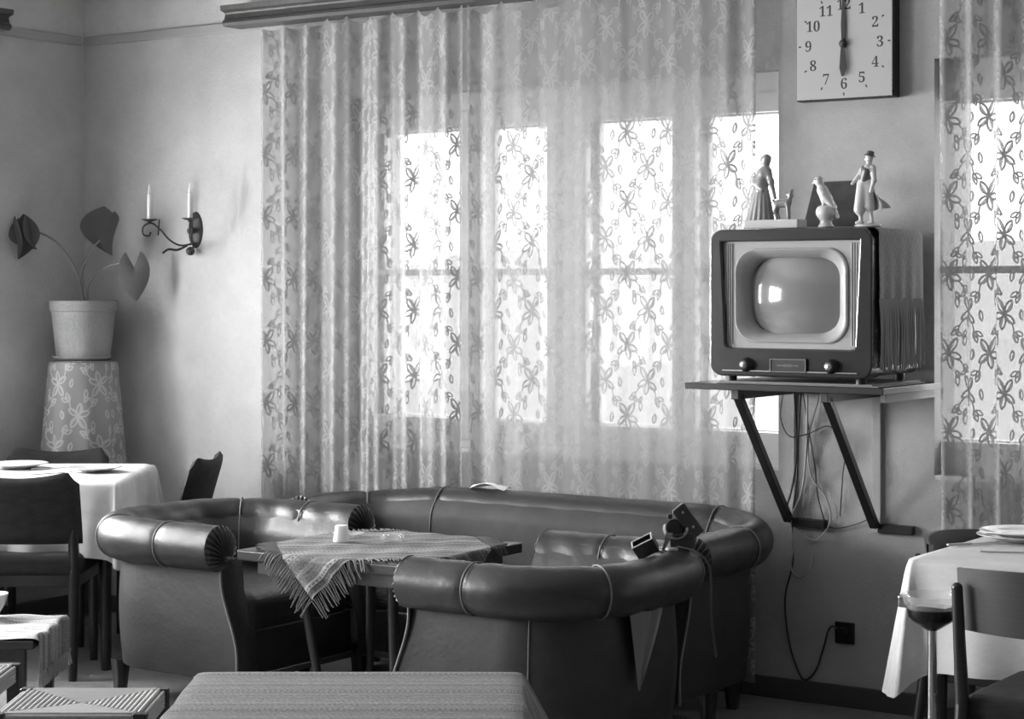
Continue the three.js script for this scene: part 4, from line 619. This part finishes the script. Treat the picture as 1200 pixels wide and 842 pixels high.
// ---------------------------------------------------------------- foreground: striped table, rush stools, low bench
const fgp = [4.08, 0, 3.10];
{ const o = thing('low_table', 'low table under a wide striped cloth, beside the rush stool', 'table', fgp, YAW);
  mesh('table_top', box(0.7, 0.03, 0.5, 0, 0.578, 0, 0.006), M.darkWood, o); for (const s of [-1, 1]) for (const t of [-1, 1]) mesh('leg', bar([s * 0.3, 0.57, t * 0.2], [s * 0.32, 0, t * 0.22], 0.022, 0.016), M.darkWood, o);
  const c = drapedCloth('striped_cloth', 'wide grey striped cloth over the low table beside the rush stool', 0.375, 0.27, 0.6, 0.1, 0.13, fgp, YAW, 2, M.wovenGrey);
}
function rushStool(label, pos, turn) {
  const o = thing('rush_stool', label, 'stool', pos, turn, 'rush stools'), a = 0.175, b = 0.15, Y = 0.45;
  for (const s of [-1, 1]) for (const t of [-1, 1]) mesh('leg', merge([box(0.034, 0.455, 0.034, s * a, 0.2275, t * b, 0.004)]), M.darkWood, o);
  for (const t of [-1, 1]) mesh('stretcher', bar([-a, 0.15, t * b], [a, 0.15, t * b], 0.011), M.darkWood, o);
  // rush cords wound in four triangles
  const cords = [];
  const N = 13;
  for (let i = 0; i < N; i++) { const f = (i + 0.5) / N, x = a * f, z = b * f; for (const s of [-1, 1]) { cords.push(bar([-x, Y - 0.008 * (1 - f), s * z], [x, Y - 0.008 * (1 - f), s * z], 0.0058, 0.0058, 6)); cords.push(bar([s * x, Y - 0.008 * (1 - f), -z], [s * x, Y - 0.008 * (1 - f), z], 0.0064, 0.0064, 6)); } }
  mesh('rush_seat', merge(cords), M.rush, o, 'stuff');
  const rim = []; for (const t of [-1, 1]) for (let k = 0; k < 5; k++) { rim.push(bar([-a + 0.02, Y - 0.004 - k * 0.009, t * (b + 0.006)], [a - 0.02, Y - 0.004 - k * 0.009, t * (b + 0.006)], 0.0055, 0.0055, 6)); rim.push(bar([t * (a + 0.006), Y - 0.004 - k * 0.009, -b + 0.02], [t * (a + 0.006), Y - 0.004 - k * 0.009, b - 0.02], 0.0055, 0.0055, 6)); }
  mesh('rush_edge', merge(rim), M.rush, o, 'stuff');
  return o;
}
rushStool('square rush-seated stool beside the striped low table', [3.115, 0, 2.98], YAW);
rushStool('square rush-seated stool by the low bench with a mat', [2.54, 0, 2.97], YAW);
{ const bp = [1.35, 0, 1.84], o = thing('low_bench', 'low dark bench with a striped mat beside the padded chair', 'bench', bp, YAW);
  mesh('bench_top', box(0.58, 0.03, 0.5, 0, 0.285, 0, 0.006), M.darkWood, o); mesh('bench_rail', merge([box(0.5, 0.05, 0.02, 0, 0.245, 0.2), box(0.5, 0.05, 0.02, 0, 0.245, -0.2)]), M.darkWood, o);
  for (const s of [-1, 1]) for (const t of [-1, 1]) mesh('leg', box(0.034, 0.27, 0.034, s * 0.235, 0.135, t * 0.2, 0.004), M.darkWood, o);
  const m = thing('striped_mat', 'pale striped woven mat with fringe on the low bench', 'mat', bp, YAW);
  mesh('mat', grid(50, 40, (u, v) => { const x = lerp(-0.3, 0.42, u), z = lerp(-0.24, 0.24, v), over = x - 0.295; const wob = 0.004 * Math.sin(u * 23 + v * 9) + 0.004 * Math.sin(v * 17); if (over > 0) return [0.3 + 0.008 * Math.sin(v * 20), 0.308 - over, z]; return [x, 0.308 + wob * 0.6, z + 0.006 * Math.sin(u * 11)]; }, (u, v) => [u * 0.72, v * 0.48]), M.wovenPale, m);
  const f = []; for (let i = 0; i <= 40; i++) { const z = lerp(-0.24, 0.24, i / 40); f.push(tube([[0.302 + 0.006 * Math.sin(i), 0.187, z], [0.303, 0.16, z + (rnd() - 0.5) * 0.01], [0.3 + rnd() * 0.01, 0.13, z + (rnd() - 0.5) * 0.015]], 0.0026, 4, 4)); }
  mesh('fringe', merge(f), M.fringePale, m, 'stuff');
  const j = [1.294, 0.314, 1.70];
  tag(mesh('white_bowl', lathe([[0, 0], [0.03, 0], [0.032, 0.006], [0.06, 0.05], [0.07, 0.085], [0.067, 0.085], [0.056, 0.05], [0.028, 0.01], [0, 0.01]], 36), M.china), 'white bowl standing on the striped bench mat', 'bowl').position.set(...j);
}

scene.traverse((o) => { if (o.isMesh) { o.castShadow = true; o.receiveShadow = true; } });
renderer.render(scene, camera);
